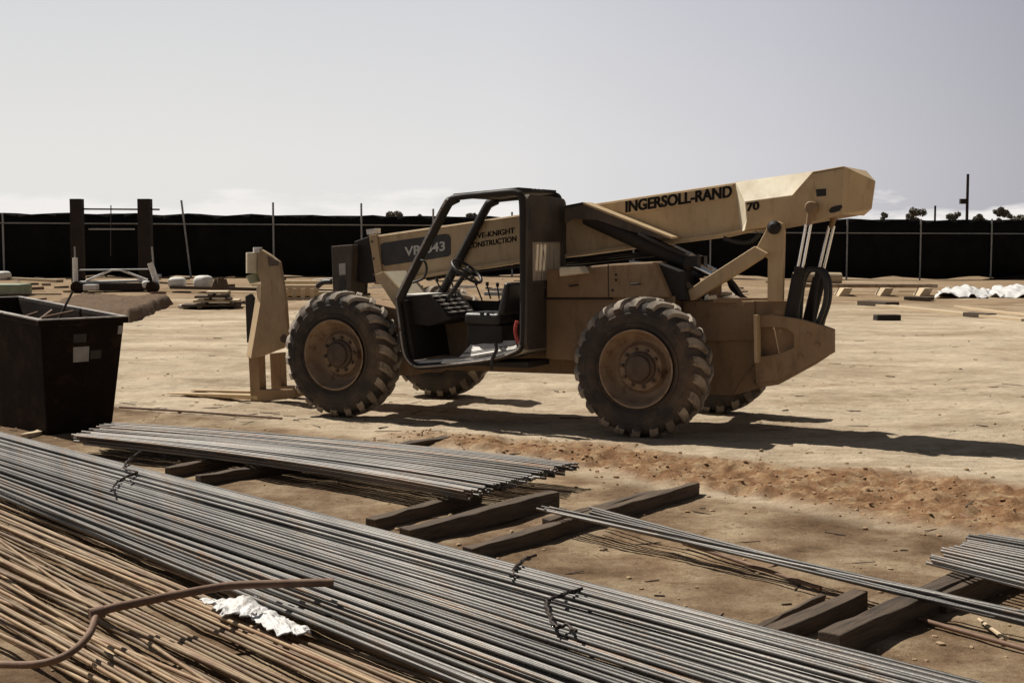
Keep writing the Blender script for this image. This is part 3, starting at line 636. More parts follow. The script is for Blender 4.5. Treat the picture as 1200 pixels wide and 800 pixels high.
# seat
st = empty('seat', (0, 0, 0)); st.parent = cab
b = MB(); c = mp(577, 370, .45); b.box(c + Vector((0, 0, -.02)), .20, .22, .06, 'seat'); b.build('cushion', st, bevel=.04, segs=3)
b = MB(); b.prism([c + Vector((.16, -.22, .02)), c + Vector((.24, -.22, .02)), c + Vector((.30, -.22, .32)), c + Vector((.24, -.22, .34))], Vector((0, .44, 0)), 'seat'); b.build('backrest', st, bevel=.03, segs=3)
b = MB(); b.box(c + Vector((.02, 0, -.2)), .19, .2, .12, 'black'); b.build('seat_base', st, bevel=.01)
for k, (x0, y0, x1, y1, v) in enumerate(((565, 352, 558, 334, .7), (575, 350, 571, 335, .72), (585, 350, 583, 336, .74), (535, 350, 528, 326, .6), (520, 345, 512, 330, .66))):
    b = MB(); a, e = mp(x0, y0, v), mp(x1, y1, v); b.tube([a, e], .009, 'hose', 6); b.tube([e, e + Vector((0, 0, .04))], .017, 'hose', 8); b.build('control_lever', cab, 50)
b = MB(); b.tube([mp(574, 339, .84), mp(606, 340, .84)], .014, 'floor', 8); b.box(mp(580, 344, .82), .10, .05, .02, 'floor'); b.box(mp(600, 339, .8), .035, .05, .07, 'floor'); b.build('sunlit_ledge', cab, bevel=.004)  # window ledge, its sunlight put into the pale colour
b = MB(); b.tube(smoothpath([mp(606, 376, .2), mp(604, 386, .2), mp(606, 397, .2), mp(610, 404, .2)]), [.02] * 6 * 3 + [.02], 'red', 8); b.build('extinguisher', cab, 50)
b = MB(); b.tube([mp(581, 401, CV0 - .03), mp(582, 410, CV0 - .04), mp(577, 420, CV0 - .04), mp(576, 432, CV0 - .02)], .018, 'hose', 8); b.build('door_strap', cab, 50)
b = MB(); b.tube(smoothpath([mp(x, y, .02) for x, y in ((484, 331), (496, 326), (500, 316), (498, 307), (493, 305))]), .012, 'hose', 8); b.build('grab_handle', cab, 50)
# lower body between the cab and the chassis
b = MB(); b.prism([Vector((near[20].x + .05, .20, near[20].z - .03)), Vector((UR, .20, near[16].z - .03)), Vector((UR, .20, .58)), Vector((near[20].x + .2, .20, .58))], Vector((0, .45, 0)), 'black'); b.build('fuel_tank', root, bevel=.02)
# ---- front sloping fender beam in front of the cab
b = MB(); pa = P([(439, 322), (449, 318), (480, 352), (476, 372), (466, 364)], .40)
b.prism(pa, Vector((0, .035, 0)), 'tan')
tp = P([(449, 318), (480, 353)], .44); b.prism([tp[0], tp[1], Vector((tp[1].x, .92, tp[1].z)), Vector((tp[0].x, .92, tp[0].z + .0))], Vector((0, 0, -.025)), 'cream_sunlit')  # top face in a lighter tone, sunlight put into the paint
b.build('front_cowl', root, bevel=.004)
plate('front_body', [(424, 352), (468, 362), (476, 400), (480, 440), (430, 440), (405, 400)], .46, .9, 'tandirty')
# ---- boom tip and drop head
tipn = plate('boom_tip', [(415, 283), (432, 277), (440, 330), (430, 332), (417, 330)], BV0 + .05, BV1 - .05, 'black')
tip2 = plate('drop_head', [(388, 288.5), (413, 286.5), (411, 343), (407, 350), (392, 350), (390, 343)], BV0 - .06, BV0 + .22, 'cabdust')
strip('label_plate', [(397, 309), (404.5, 308), (405, 321.5), (397.5, 322.5)], BV0 - .066, BV0 - .058, 'sticker', tip2, .001)
strip('slot', [(396.5, 341), (396.8, 329), (398.5, 326), (402, 325.5), (404.5, 328), (404.6, 341)], BV0 - .064, BV0 - .058, 'hose', tip2, 0)
plate('link_arm', [(394, 340), (410, 345), (352, 412), (330, 405), (334, 388)], BV0 + .02, BV0 + .16, 'tandirty')
plate('link_arm', [(408, 292), (430, 288), (428, 345), (410, 350)], BV0 + .25, BV0 + .3, 'black')
b = MB(); b.tube(smoothpath([mp(372, 336, .95), mp(378, 331, .95), mp(388, 330, .95)]), .03, 'hose', 8); b.build('hydraulic_hose', root, 60)
b = MB(); b.prism(P([(429, 269), (440, 267.5), (440, 273.5), (430, 275)], BV0 + .02), Vector((0, .10, 0)), 'white'); b.build('marker_plate', root)
# ---- fork carriage; side shade put into darker paint, sunlit flange left lighter
KV = 0.72
car = empty('fork_carriage', (0, 0, 0)); car.parent = root
cp = [(303, 290.5), (317, 299), (327, 307), (331, 330), (334.5, 355), (337, 392), (331, 408), (322, 411), (315, 414), (304, 418), (294, 419.5), (305, 352), (306, 334), (301, 318)]
for v0 in (KV, KV + .16):
    o = plate('side_plate', cp, v0, v0 + .05, 'tandirty' if v0 > KV else 'tanmid', car)
    if v0 == KV:
        b = MB(); b.prism(P([(313, 300), (327, 306), (326, 311), (315, 312)], v0 - .004), Vector((0, .006, 0)), 'hub'); b.build('pin_plate', o)
# sunlit bent front flange
b = MB(); r_ = [mp(306, 334, KV), mp(305.5, 352, KV), mp(294, 419.5, KV)]; l_ = [mp(301, 336, KV + .11), mp(298.5, 355, KV + .11), mp(288.5, 418, KV + .11)]
b.add(r_ + l_, [(0, 1, 4, 3), (1, 2, 5, 4)], 'tan'); b.add([p + Vector((.02, .01, 0)) for p in r_ + l_], [(0, 3, 4, 1), (1, 4, 5, 2)], 'tan'); b.build('front_flange', car)
b = MB(); b.tube([mp(296, 296, KV + .03), mp(296, 320, KV + .03)], .072, 'cream_sunlit', 16); b.tube([mp(302, 290, KV + .02), mp(302, 296, KV + .02)], .05, 'white', 12); b.build('roller', car, 40)
b = MB(); b.tube([mp(297, 322, KV + .1), mp(299, 331, KV + .1)], [.085, .06], 'green', 12); b.build('rubber_stop', car, 40)
b = MB()
for y0 in (402,): b.beam(mp(318, y0, KV + .05), Vector((mp(318, y0, KV).x, KV + .62, mp(318, y0, KV).z)), .12, .10, 'tandirty')
b.build('crossbar', car, bevel=.006)
b = MB(); b.tube([mp(333, 397, KV - .02), mp(333, 397, KV + .7)], .045, 'hub', 12); b.build('pivot_pin', car, 40)
for v0 in (KV + .04, KV + .42):
    fk = MB(); lo = P([(291, 417), (303, 416), (304.5, 456.5), (345, 456), (345, 466), (310, 470.5), (293.5, 470.5)], KV + .04); lo = [Vector((p.x, v0, p.z)) for p in lo]
    fk.prism(lo, Vector((0, .12, 0)), 'tandirty')
    a = lo[-1]; fk.prism([Vector((a.x + .1, v0, .075)), Vector((a.x - .1, v0, .075)), Vector((a.x - 1.2, v0 + .03, .035)), Vector((a.x - 1.22, v0 + .03, .022)), Vector((a.x - .1, v0, .022)), Vector((a.x + .1, v0, .022))], Vector((0, .11, 0)), 'tan')
    fk.build('fork', car, bevel=.006)
plate('back_plate', [(287, 347), (293, 344), (297, 350), (297, 385), (289, 402)], KV + .5, KV + .55, 'black', car)
# ---- lettering
def text(body, pa, pb, cap_px, v, mat, parent, fat=0, bold=.012, name='lettering'):
    a, e = mp(*pa, v), mp(*pb, v); L = (e - a).length
    cv = bpy.data.curves.new('t', 'FONT'); cv.body = body; cv.size = 1; cv.extrude = 0.0; cv.offset = bold
    to = bpy.data.objects.new('t', cv); C.objects.link(to); bpy.context.view_layer.update()
    me = bpy.data.meshes.new_from_object(to.evaluated_get(bpy.context.evaluated_depsgraph_get())); bpy.data.objects.remove(to)
    co = np.array([v_.co[:] for v_ in me.vertices]); mn, mxx = co.min(0), co.max(0)
    cap = (mp(pa[0], pa[1] - cap_px, v) - a).length
    X = (e - a).normalized(); Zv = Vector((0, 0, 1))
    for v_ in me.vertices:
        t = (v_.co.x - mn[0]) / (mxx[0] - mn[0]) * L; s_ = (v_.co.y - 0) / (0.72) * cap
        v_.co = a + X * t + Zv * s_
    if fat:
        bm = bmesh.new(); bm.from_mesh(me); g0 = bm.verts[:] + bm.edges[:] + bm.faces[:]
        for q_, sx_ in enumerate((-1, 1)):
            d_ = bmesh.ops.duplicate(bm, geom=g0); bmesh.ops.translate(bm, vec=X * (sx_ * fat) + Vector((0, .0006 * (q_ + 1), 0)), verts=[v_ for v_ in d_['geom'] if isinstance(v_, bmesh.types.BMVert)])
        bm.to_mesh(me); bm.free()
    me.materials.append(M[mat]); ob = bpy.data.objects.new(name, me); C.objects.link(ob); ob.parent = parent
    return ob
text('INGERSOLL-RAND', (733, 248.6), (857.5, 230.4), 13, BV0 - .018, 'letter', boom, fat=.003, bold=.03)
strip('model_plate', [(445.5, 287), (449, 284.5), (522, 274), (526, 275), (528, 279), (528, 298), (525, 300.5), (451, 311.5), (447.5, 309)], BV0 - .006, BV0 - .001, 'panel')
text('VR-843', (474, 300), (521.5, 293), 10.5, BV0 - .009, 'letterw', boom, bold=.025)
text('REEVE-KNIGHT', (546.5, 281.5), (603, 273), 6.4, BV0 - .004, 'letter', boom, fat=.0015, bold=.018)
text('CONSTRUCTION', (549, 291.5), (605, 282.5), 6.4, BV0 - .004, 'letter', boom, fat=.0015, bold=.018)
text('70', (875, 247.5), (889.5, 245.3), 9.5, NV - .004, 'letter', head, fat=.004, bold=.02)

# ================================================================== REBAR
def bar(a, e, r, mat, name, label, group, wav=.006, sag=0.0, n_=12, sides=7, bow=0.0):
    a = Vector(a); e = Vector(e); d = e - a; L = d.length; nrm = Vector((-d.y, d.x, 0)).normalized()
    ph = random.uniform(0, 6.28); f1 = random.uniform(.6, 1.6); am = random.uniform(.3, 1) * wav
    pts = []
    for k in range(n_ + 1):
        t = k / n_; p = a + d * t
        p = p + nrm * (am * math.sin(ph + f1 * L * t) + bow * 4 * t * (1 - t)); p.z += am * .35 * math.sin(ph * 2 + 1.3 * L * t) + sag * 4 * t * (1 - t)
        pts.append(p)
    b_ = MB(); b_.tube(pts, r, mat, sides); o = b_.build(name, None, 70, origin=a)
    return tag(o, label, 'rebar', group)
def lerp(a, b_, t): return a + (b_ - a) * t
LA = 'dark steel bar in the broad tied bundle crossing the foreground'
GA = 'bars of the broad foreground bundle'
PL0, PL1, PR0, PR1 = gp(0, 506, .19), gp(0, 574, .17), gp(1168, 803, .19), gp(566, 803, .17)
def barA(s, z, jl, jr):
    l, r_ = lerp(PL0, PL1, s + jl), lerp(PR0, PR1, s + jr); d = (r_ - l).normalized(); l = l - d * 1.9; r_ = r_ + d * 1.6
    l.z = z + random.uniform(-.004, .004); r_.z = z + random.uniform(-.004, .004)
    return l, r_
NA = 26
for k in range(NA):
    s = (k + .5) / NA
    bar(*barA(s, .128 + random.uniform(-.012, .012), random.uniform(-.006, .006), random.uniform(-.006, .006)), random.uniform(.009, .0115), 'steelA', 'rebar', LA, GA, .006)
sA = []; q_ = .004
while q_ < .995:
    r_0 = random.choice((.0078, .0086, .0092, .0100, .0108)); sA.append((q_ + r_0 / 1.08, r_0)); q_ += 2 * r_0 / 1.08 + (random.uniform(-.002, .003) if random.random() < .6 else random.uniform(.004, .012))
for s, r_0 in sA:
    if .56 < s < .585 or .885 < s < .90: continue
    j = .006 if random.random() < .85 else .03
    bar(*barA(s, .158 + random.uniform(-.017, .016), random.uniform(-j, j), random.uniform(-j, j)), r_0, 'steelA' if random.random() < .8 else 'steelC', 'rebar', LA, GA, .007)
for s0, s1, cnt, z in ((.01, .27, 13, .184), (.37, .53, 7, .184), (.62, .76, 6, .182), (.06, .18, 5, .202)):
    for k in range(cnt):
        s = lerp(s0, s1, (k + .5) / cnt)
        bar(*barA(s, z + random.uniform(-.004, .010), random.uniform(-.012, .012), random.uniform(-.012, .012)), random.uniform(.0085, .0105), 'steelA', 'rebar', LA, GA, .006)
# rusty loose bundle at lower left
LB = 'rusty tan steel bar in the loose fanned bundle at lower left'; GB = 'bars of the loose rusty bundle'
BL0, BL1, BR0, BR1 = gp(0, 588, .07), gp(0, 742, .05), gp(560, 812, .07), gp(105, 803, .05)
for k in range(46):
    s = (k + .5) / 46; j = .025 if random.random() < .6 else .15
    l, r_ = lerp(BL0, BL1, s + random.uniform(-j, j)), lerp(BR0, BR1, s + random.uniform(-j, j)); d = (r_ - l).normalized()
    z = .045 + random.choice((0, .022, .044)) * (1 if random.random() < .7 else .4)
    l = l - d * random.uniform(.9, 1.5); r_ = r_ + d * random.uniform(.8, 1.2); l.z = z + random.uniform(0, .01); r_.z = z + random.uniform(0, .01)
    bar(l, r_, random.uniform(.0082, .0108), 'steelB', 'rebar', LB, GB, .012)
# stack behind, with a squared-off right end
LC = 'dark steel bar in the flat stack lying between the bin and the machine'; GC = 'bars of the flat rear stack'
CL0, CL1, CR0, CR1 = gp(140, 496, .16), gp(92, 512, .16), gp(678, 542, .16), gp(546, 577, .16)
for lay, (z, cnt) in enumerate(((.112, 22), (.136, 26), (.160, 46))):
    for k in range(cnt):
        s = (k + .5) / cnt
        l, r_ = lerp(CL0, CL1, s).copy(), lerp(CR0, CR1, s).copy(); d = (r_ - l).normalized()
        r_ = r_ + d * random.uniform(-.03, .02); l = l + d * random.uniform(-.15, .1); l.z = z + random.uniform(-.011, .009); r_.z = z + random.uniform(-.011, .009)
        bar(l, r_, .0105 if lay < 2 else random.uniform(.0078, .0102), 'steelA' if random.random() < .65 else 'steelC', 'rebar', LC, GC, .004, 0, 14, 7, .16)
# thin strip on the right and the stack at the right edge
LD = 'steel bar in the narrow strip resting on timbers right of the broad bundle'; GD = 'bars of the narrow strip'
for k, (x0, y0, x1, y1, z) in enumerate(((634, 593, 1215, 722, 0.105), (629, 596, 1215, 727, 0.105), (640, 599, 1195, 716, 0.125), (650, 596, 1215, 719, 0.130), (690, 594, 1052, 688, 0.105), (695, 598, 1060, 694, 0.105), (672, 601, 1215, 735, .100), (645, 594, 1215, 724.5, .118), (660, 603, 1150, 712, .101), (638, 597, 1215, 730, .12), (690, 600, 1215, 732, .118))):
    bar(gp(x0, y0, z), gp(x1, y1, z), .0085, 'steelA', 'rebar', LD, GD, .01)
LE = 'steel bar in the short stack cut off by the right frame edge'; GE = 'bars of the right edge stack'
for k in range(32):
    s = (k % 16 + .5) / 16; z = .15 + (.021 if k >= 16 else 0) + random.uniform(-.007, .007)
    l = lerp(gp(1150, 625, .17), gp(1084, 655, .17), s); r_ = lerp(gp(1260, 642, .17), gp(1260, 700, .17), s); d = (r_ - l).normalized()
    l = l + d * random.uniform(-.03, .05); l.z = r_.z = z; bar(l, r_ + d * .6, random.uniform(.008, .010), 'steelA', 'rebar', LE, GE, .004)
for k, (x0, y0, x1, y1, lab) in enumerate(((1122, 601, 1225, 632, 'thin dark rusty bar on red dirt above the right edge stack'), (1068, 722, 1230, 768, 'thin rusty bar lying flat on the ground at lower right'), (140, 477, 330, 490, 'thin rusty bar lying on the dirt between bin and fork'), (800, 637, 960, 690, 'thin rusty bar on the ground under the narrow strip'))):
    a, e = gp(x0, y0, .02), gp(x1, y1, .02); bar(a, e, .012, 'rust', 'rebar', lab, None, .015)
# the bent rusty bar on top
hp = [(-60, 777, .10), (0, 778, .12), (40, 778, .14), (70, 771, .16), (92, 757, .18), (106, 740, .2), (113, 722, .22), (124, 714, .23), (160, 706, .235), (215, 695, .24), (270, 686, .245), (330, 683.5, .25), (391, 682, .25)]
pts = smoothpath([gp(x, y, z) for x, y, z in hp], 5)
b = MB(); b.tube(pts, [.0155 if i < 32 else .019 for i in range(len(pts))], 'rust', 10)
hk = b.build('bent_bar', None, 60, origin=pts[30]); tag(hk, 'thick brown rusted bar with a hooked bend lying across the rusty bundle', 'bent bar')
b = MB(); c = pts[31] - Vector(pts[30]); b.tube([c - Vector((.028, .02, -.005)), c + Vector((.022, .012, .012))], .027, 'rust', 10); b.build('weld_knob', hk, 40)
for nm, pth, lab in (('tie_wire', [(165, 529), (150, 540), (146, 549), (160, 553), (150, 558), (136, 566), (131, 576)], 'twisted black tie wire round the bundle near the dark bin'),
                     ('tie_wire', [(628, 651), (616, 655), (605, 664), (599, 676)], 'short black tie wire on the bundle, upper of the middle pair'),
                     ('tie_wire', [(682, 690), (668, 694), (650, 700), (640, 708), (645, 722), (650, 734), (664, 732), (674, 740)], 'frayed black tie wire on the bundle, with loose curled ends')):
    b = MB(); q = smoothpath([gp(x, y, .218) for x, y in pth], 6)
    b.tube([p + Vector((.006 * math.sin(i * 1.7), .006 * math.cos(i * 1.7), .006 * math.sin(i * 1.1))) for i, p in enumerate(q)], .007, 'wire', 6)
    b.tube([p + Vector((-.006 * math.sin(i * 1.7), -.006 * math.cos(i * 1.7), .004)) for i, p in enumerate(q[:int(len(q) * .8)])], .006, 'wire', 6)
    tag(b.build(nm, None, 60, origin=q[0]), lab, 'tie wire')
# ---- timbers under the bars
def timber(x0, y0, x1, y1, w, h, lab, z0=0.0, mat='timber', name='timber', grp=None):
    w *= .86; h *= .86
    a, e = gp(x0, y0, z0 + h), gp(x1, y1, z0 + h); d = e - a; L = d.length
    b_ = MB(); n_ = max(4, int(L / .15)); X = Vector((1, 0, 0))
    vs = []; fs = []
    for i in range(n_ + 1):
        for (sy, sz) in ((-1, 0), (1, 0), (1, 1), (-1, 1)):
            vs.append((L * i / n_, sy * w / 2 + random.uniform(-.007, .007), sz * h + random.uniform(-.009, .004) - (0.02 if sz == 0 else 0)))
    for i in range(n_):
        o = i * 4
        for k in range(4): fs.append((o + k, o + (k + 1) % 4, o + 4 + (k + 1) % 4, o + 4 + k))
    fs += [(0, 3, 2, 1), (n_ * 4, n_ * 4 + 1, n_ * 4 + 2, n_ * 4 + 3)]
    b_.add(vs, fs, mat); o = b_.build(name, None, bevel=.006); o.location = (a.x, a.y, z0 + gz(a.x, a.y) * .3); o.rotation_euler = (0, 0, math.atan2(d.y, d.x))
    return tag(o, lab, 'timber', grp)
timber(196, 546, 300, 528, .08, .09, 'upper of two dark timbers under the left half of the rear stack')
timber(232, 556, 350, 538, .08, .09, 'lower of two dark timbers under the left half of the rear stack')
timber(434, 607, 560, 572, .09, .09, 'dark timber emerging from under the squared end of the rear stack')
timber(474, 618, 650, 573, .10, .115, 'thick dark timber with a squared end just below the rear stack')
timber(548, 641, 815, 564, .09, .09, 'longest dark timber, under the start of the narrow strip')
timber(896, 738, 1008, 690, .10, .10, 'weathered timber ending left of the short blunt block')
timber(972, 740, 1150, 660, .12, .13, 'thick blunt timber block beneath the narrow strip and right edge stack')
timber(470, 519, 524, 510, .12, .07, 'small dark timber offcut behind the rear stack')
timber(880, 736, 965, 694, .03, .03, 'thin wooden lath beside the weathered timber', .02)
timber(640, 606, 770, 572, .08, .03, 'dark plank on the dirt beside the end of the rear stack')
timber(1100, 690, 1230, 640, .11, .12, 'dark timber under the right edge stack')
# white crumpled paper between the bundles
def crumple(name, corners, lab, cat, mat='sheet', amp=.03, n_=34, z=0.0, oc=5, fs_=4):
    p00, p10, p11, p01 = [Vector(c) for c in corners]; vs = []; fs = []; sd = random.uniform(0, 90)
    for i in range(n_ + 1):
        for j in range(n_ + 1):
            s, t = i / n_, j / n_; p = p00 * (1 - s) * (1 - t) + p10 * s * (1 - t) + p11 * s * t + p01 * (1 - s) * t
            k = math.sin(math.pi * s) * math.sin(math.pi * t)
            edge = float(fbm(np.array([s * 5 + sd]), np.array([t * 5]), 3)[0]) - .5
            hgt = float(fbm(np.array([s * fs_ + sd]), np.array([t * (fs_ * 1.6) + 9 + 3 * s]), oc, .62)[0])
            vs.append(p + Vector((edge * amp * 2.5 * (1 - k), edge * amp * 2 * (1 - k), amp * (abs(hgt - .5) * 2.6 + k * .9))))
    for i in range(n_):
        for j in range(n_):
            o = i * (n_ + 1) + j; fs.append((o, o + n_ + 1, o + n_ + 2, o + 1))
    b_ = MB(); b_.add(vs, fs, mat); o = b_.build(name, None, 50, origin=p00)
    sdm = o.modifiers.new('Solidify', 'SOLIDIFY'); sdm.thickness = .006
    return tag(o, lab, cat)
crumple('paper_scrap', [gp(238, 703, .11), gp(300, 702, .11), (gp(330, 722, .11)), gp(262, 722, .11)], 'crumpled white paper scrap in the gap between bundles, upper left piece', 'paper scrap', amp=.03, oc=3, fs_=2.2)
crumple('paper_scrap', [gp(290, 722, .11), gp(330, 720, .11), gp(366, 742, .11), gp(330, 744, .11)], 'torn white paper strip in the gap between bundles, lower right piece', 'paper scrap', amp=.022, oc=3, fs_=2.2)
b = MB(); q = [gp(1147, 725, .015), gp(1163, 737, .02), gp(1178, 748, .015)]; b.tube(q, [.008, .009, .011], 'pale', 7); b.tube([gp(1170, 750, .015), gp(1181, 746, .015)], .009, 'pale', 6)
tag(b.build('stick', None, 40, origin=q[0]), 'pale forked stick on the ground at lower right', 'stick')

# ================================================================== BIN
t_ = R(46); BA = Vector((math.cos(t_), math.sin(t_), 0)); BB = Vector((-math.sin(t_), math.cos(t_), 0))
RC = gp(146, 372.5, 1.05); RC.z = 0
BW, BL = .847, 2.12
bin_o = tag(empty('waste_bin', RC - BA * BW / 2 + BB * BL / 2), 'dark tapered steel waste bin with rim edges coloured pale as if sunlit and a faded square label', 'waste bin')
off = -(RC - BA * BW / 2 + BB * BL / 2)
def bq(a, l, z): return RC - BA * (BW * (1 - a)) + BB * l + Vector((0, 0, z)) + off   # a 0..1 left to right
def zt_(l): return 1.05 + .059 * l
tin = .12
b = MB()
ob_ = [bq(0 + .10, .09, .0), bq(1 - .125, .09, .0), bq(1 - .125, BL - .1, .0), bq(.10, BL - .1, .0)]
ot = [bq(0, 0, zt_(0)), bq(1, 0, zt_(0)), bq(1, BL, zt_(BL)), bq(0, BL, zt_(BL))]
it = [bq(.04, .035, zt_(0)), bq(.96, .035, zt_(0)), bq(.96, BL - .035, zt_(BL)), bq(.04, BL - .035, zt_(BL))]
ib = [bq(.14, .12, .06), bq(.83, .12, .06), bq(.83, BL - .13, .06), bq(.14, BL - .13, .06)]
vs = ob_ + ot + it + ib
fs = [(3, 2, 1, 0), (12, 13, 14, 15)]
for k in range(4):
    j = (k + 1) % 4; fs += [(k, j, 4 + j, 4 + k), (4 + k, 4 + j, 8 + j, 8 + k), (8 + k, 8 + j, 12 + j, 12 + k)]
b.add(vs, fs, 'bin'); b.build('body', bin_o, bevel=.01)
b = MB()
for k in range(4):
    j = (k + 1) % 4; a, e = ot[k], ot[j]; d = (e - a).normalized() * .03
    b.beam(a - d + Vector((0, 0, -.016)), e + d + Vector((0, 0, -.016)), .05, .055, 'bin')
b.build('rim', bin_o, bevel=.008)
b = MB()
for k in range(4):
    j = (k + 1) % 4; a, e = ot[k], ot[j]; d = (e - a).normalized() * .02
    b.beam(a - d + Vector((0, 0, .015)), e + d + Vector((0, 0, .015)), .058, .012, 'binrim')  # pale strip standing in for sunlight along the rim edges
b.build('sunlit_edge', bin_o)
def face(a, z, o=.006):   # point on the front (near) face
    f_ = z / zt_(0); l = .09 * (1 - f_); aa = lerp(.10 + a * .775, a, f_); return bq(aa, l, z) - BB * o
def fq(a0, a1, z0, z1, mat, name):
    b_ = MB(); p = [face(a0, z0), face(a1, z0), face(a1, z1), face(a0, z1)]; b_.prism(p, BB * .004, mat); b_.build(name, bin_o)
fq(.38, .58, .66, .80, 'sticker', 'label'); fq(.38, .54, .84, .92, 'stickerdim', 'label'); fq(.60, .74, .68, .76, 'stickerdim', 'label'); fq(.22, .50, 1.005, 1.013, 'binrim', 'scratch_bar'); fq(.93, .985, .90, .98, 'sticker', 'label')
lst = MB()
for k in range(16):
    a = random.uniform(.38, .66); l = random.uniform(.4, 1.6); c = bq(a, l, .92 + random.uniform(-.04, .16)); d = Vector((random.uniform(-1, 1), random.uniform(-1, 1), random.uniform(-.2, .25))).normalized() * random.uniform(.10, .22)
    lst.tube([c - d, c + d], random.uniform(.008, .02), 'rust' if k % 3 else 'timber', 6)
lst.tube([bq(.75, 1.0, .9), bq(.95, .9, 1.28)], .012, 'wire', 6)
lst.box(bq(.5, 1.05, .86), .2, .75, .04, 'rust', (BA, BB, Vector((0, 0, 1))))
tag(lst.build('scrap_sticks', None, origin=(0, 0, 0)), 'tangle of rusty sticks and offcuts filling the dark bin', 'scrap')
bpy.data.objects['scrap_sticks'].location = -off
# plank leaning at the bin foot
timber(28, 508, 58, 500, .08, .05, 'short pale board lying at the foot of the dark bin', 0, 'pale', 'board')

# ================================================================== BACKGROUND
def fz_line(X): return 54.5 + .26 * (X + 11)
def fence(name, px0, px1, pposts, zt0, zt1, lab, raildrop, bottoms):
    """screened temporary fence between two picture columns on the fence line"""
    def onl(px):
        k = (px - 600) / F; # X = k*depth ; depth ~ Y*CP
        X = 0
        for _ in range(30): X = k * (fz_line(X) * CP + .05)
        return X
    X0, X1 = onl(px0), onl(px1); rt = tag(empty(name, (X0, fz_line(X0), 0)), lab, 'fence'); o3 = Vector((X0, fz_line(X0), 0))
    n_ = 60; b_ = MB(); vs = []; fs = []
    for i in range(n_ + 1):
        t = i / n_; X = lerp(X0, X1, t); g = gz(X, fz_line(X)); zt__ = lerp(zt0, zt1, t) + .025 * math.sin(i * 1.3) + .02 * random.uniform(-1, 1)
        for k in range(5):
            zz_ = lerp(g + bottoms + .06 * math.sin(i * .9) + random.uniform(-.03, .03), zt__, k / 4); vs.append(Vector((X, fz_line(X) + .08 + .05 * math.sin(i * 1.7 + k), zz_)) - o3)
    for i in range(n_):
        for k in range(4): o = i * 5 + k; fs.append((o, o + 5, o + 6, o + 1))
    b_.add(vs, fs, 'screen'); ob = b_.build('screen', rt, 80); ob.modifiers.new('Solidify', 'SOLIDIFY').thickness = .01
    for px, ext, lean in pposts:
        X = onl(px); t = (X - X0) / (X1 - X0); g = gz(X, fz_line(X)); top_ = lerp(zt0, zt1, t) + ext
        b_ = MB(); b_.tube([Vector((X + lean, fz_line(X) - .05, g - .2)) - o3, Vector((X, fz_line(X) - .05, top_)) - o3], .042, 'galv', 8); b_.build('post', rt, 60)
    b_ = MB(); b_.tube([Vector((lerp(X0, X1, k / 20), fz_line(lerp(X0, X1, k / 20)) - .03, lerp(zt0, zt1, k / 20) - raildrop)) - o3 for k in range(21)], .03, 'galv', 6); b_.build('rail', rt, 60)
    return rt
fence('screened_fence', -260, 640, ((-100, .1, 0), (5, .0, 0), (214, .55, .35), (321, .5, 0), (424, .5, .0), (508, .3, 0), (600, .2, 0)), 2.86, 2.78, 'long fence hung with black screening behind the bin and cab', .38, .0)
fence('screened_fence', 648, 1420, ((742, .2, 0), (832, .1, 0), (992, .0, 0), (1078, .03, .0), (1161, .06, 0), (1250, 0, 0), (1340, 0, 0)), 2.78, 2.70, 'long fence hung with black screening behind the boom and right edge', .62, .1)
# dark gateway of two columns
YC = 48.5
def zg(x, y): return gz(x, y)
cols = tag(empty('gateway', (at(130, 318, YC).x, YC, 0)), 'dark gateway of two square columns with thin bars between', 'gateway'); o3 = Vector(cols.location)
for x0, x1 in ((83.5, 96.5), (162.5, 177)):
    a, e = at(x0, 236.5, YC), at(x1, 236.5, YC); b = MB(); b.box(Vector(((a.x + e.x) / 2, YC, (a.z + .1) / 2)) - o3, (e.x - a.x) / 2, .2, (a.z - .1) / 2 + .1, 'column'); b.build('column', cols, bevel=.01)
b = MB(); b.tube([at(97, 245, YC) - o3, at(187, 245.5, YC) - o3], .03, 'column', 6); b.tube([at(130, 240.5, YC) - o3, at(130, 300, YC) - o3], .02, 'column', 6); b.build('tie_rod', cols)
b = MB(); b.tube([at(104, 268.5, YC - .3) - o3, at(158, 268.5, YC - .3) - o3], .028, 'galv', 6); b.build('crossbar', cols)
# white pipe frame
YF = 44.0
pf = tag(empty('pipe_frame', (at(130, 335, YF).x, YF, 0)), 'low white pipe frame with diagonal braces before the gateway', 'pipe frame'); o3 = Vector(pf.location)
def ft(pts, r, mat, nm): b_ = MB(); b_.tube([at(x, y, YF) - o3 for x, y in pts], r, mat, 8); b_.build(nm, pf, 50)
ft([(88, 302), (88.5, 334)], .085, 'white', 'upright'); ft([(87.5, 289), (88, 302)], .03, 'galv', 'upright')
ft([(176, 308), (184, 332)], .10, 'white', 'upright'); ft([(178, 289), (180, 312)], .03, 'galv', 'upright')
ft([(90, 316.5), (174, 315.5)], .025, 'galv', 'rail'); ft([(92, 331), (172, 328.5)], .045, 'white', 'rail')
ft([(101, 329), (131, 316.2), (141, 316.2), (173, 328)], .035, 'white', 'brace')
b = MB(); p = at(130, 336, YF); b.box(p - o3, (at(170, 336, YF).x - at(92, 336, YF).x) / 2, .3, .12, 'column'); b.build('base_beam', pf)
for x in (91, 179): b = MB(); c = at(x, 336.5, YF - .4) - o3; b.lathe([(-.15, .001), (-.15, .19), (.15, .19), (.15, .001)], c, 'bin', 20); b.build('base_weight', pf, 40)
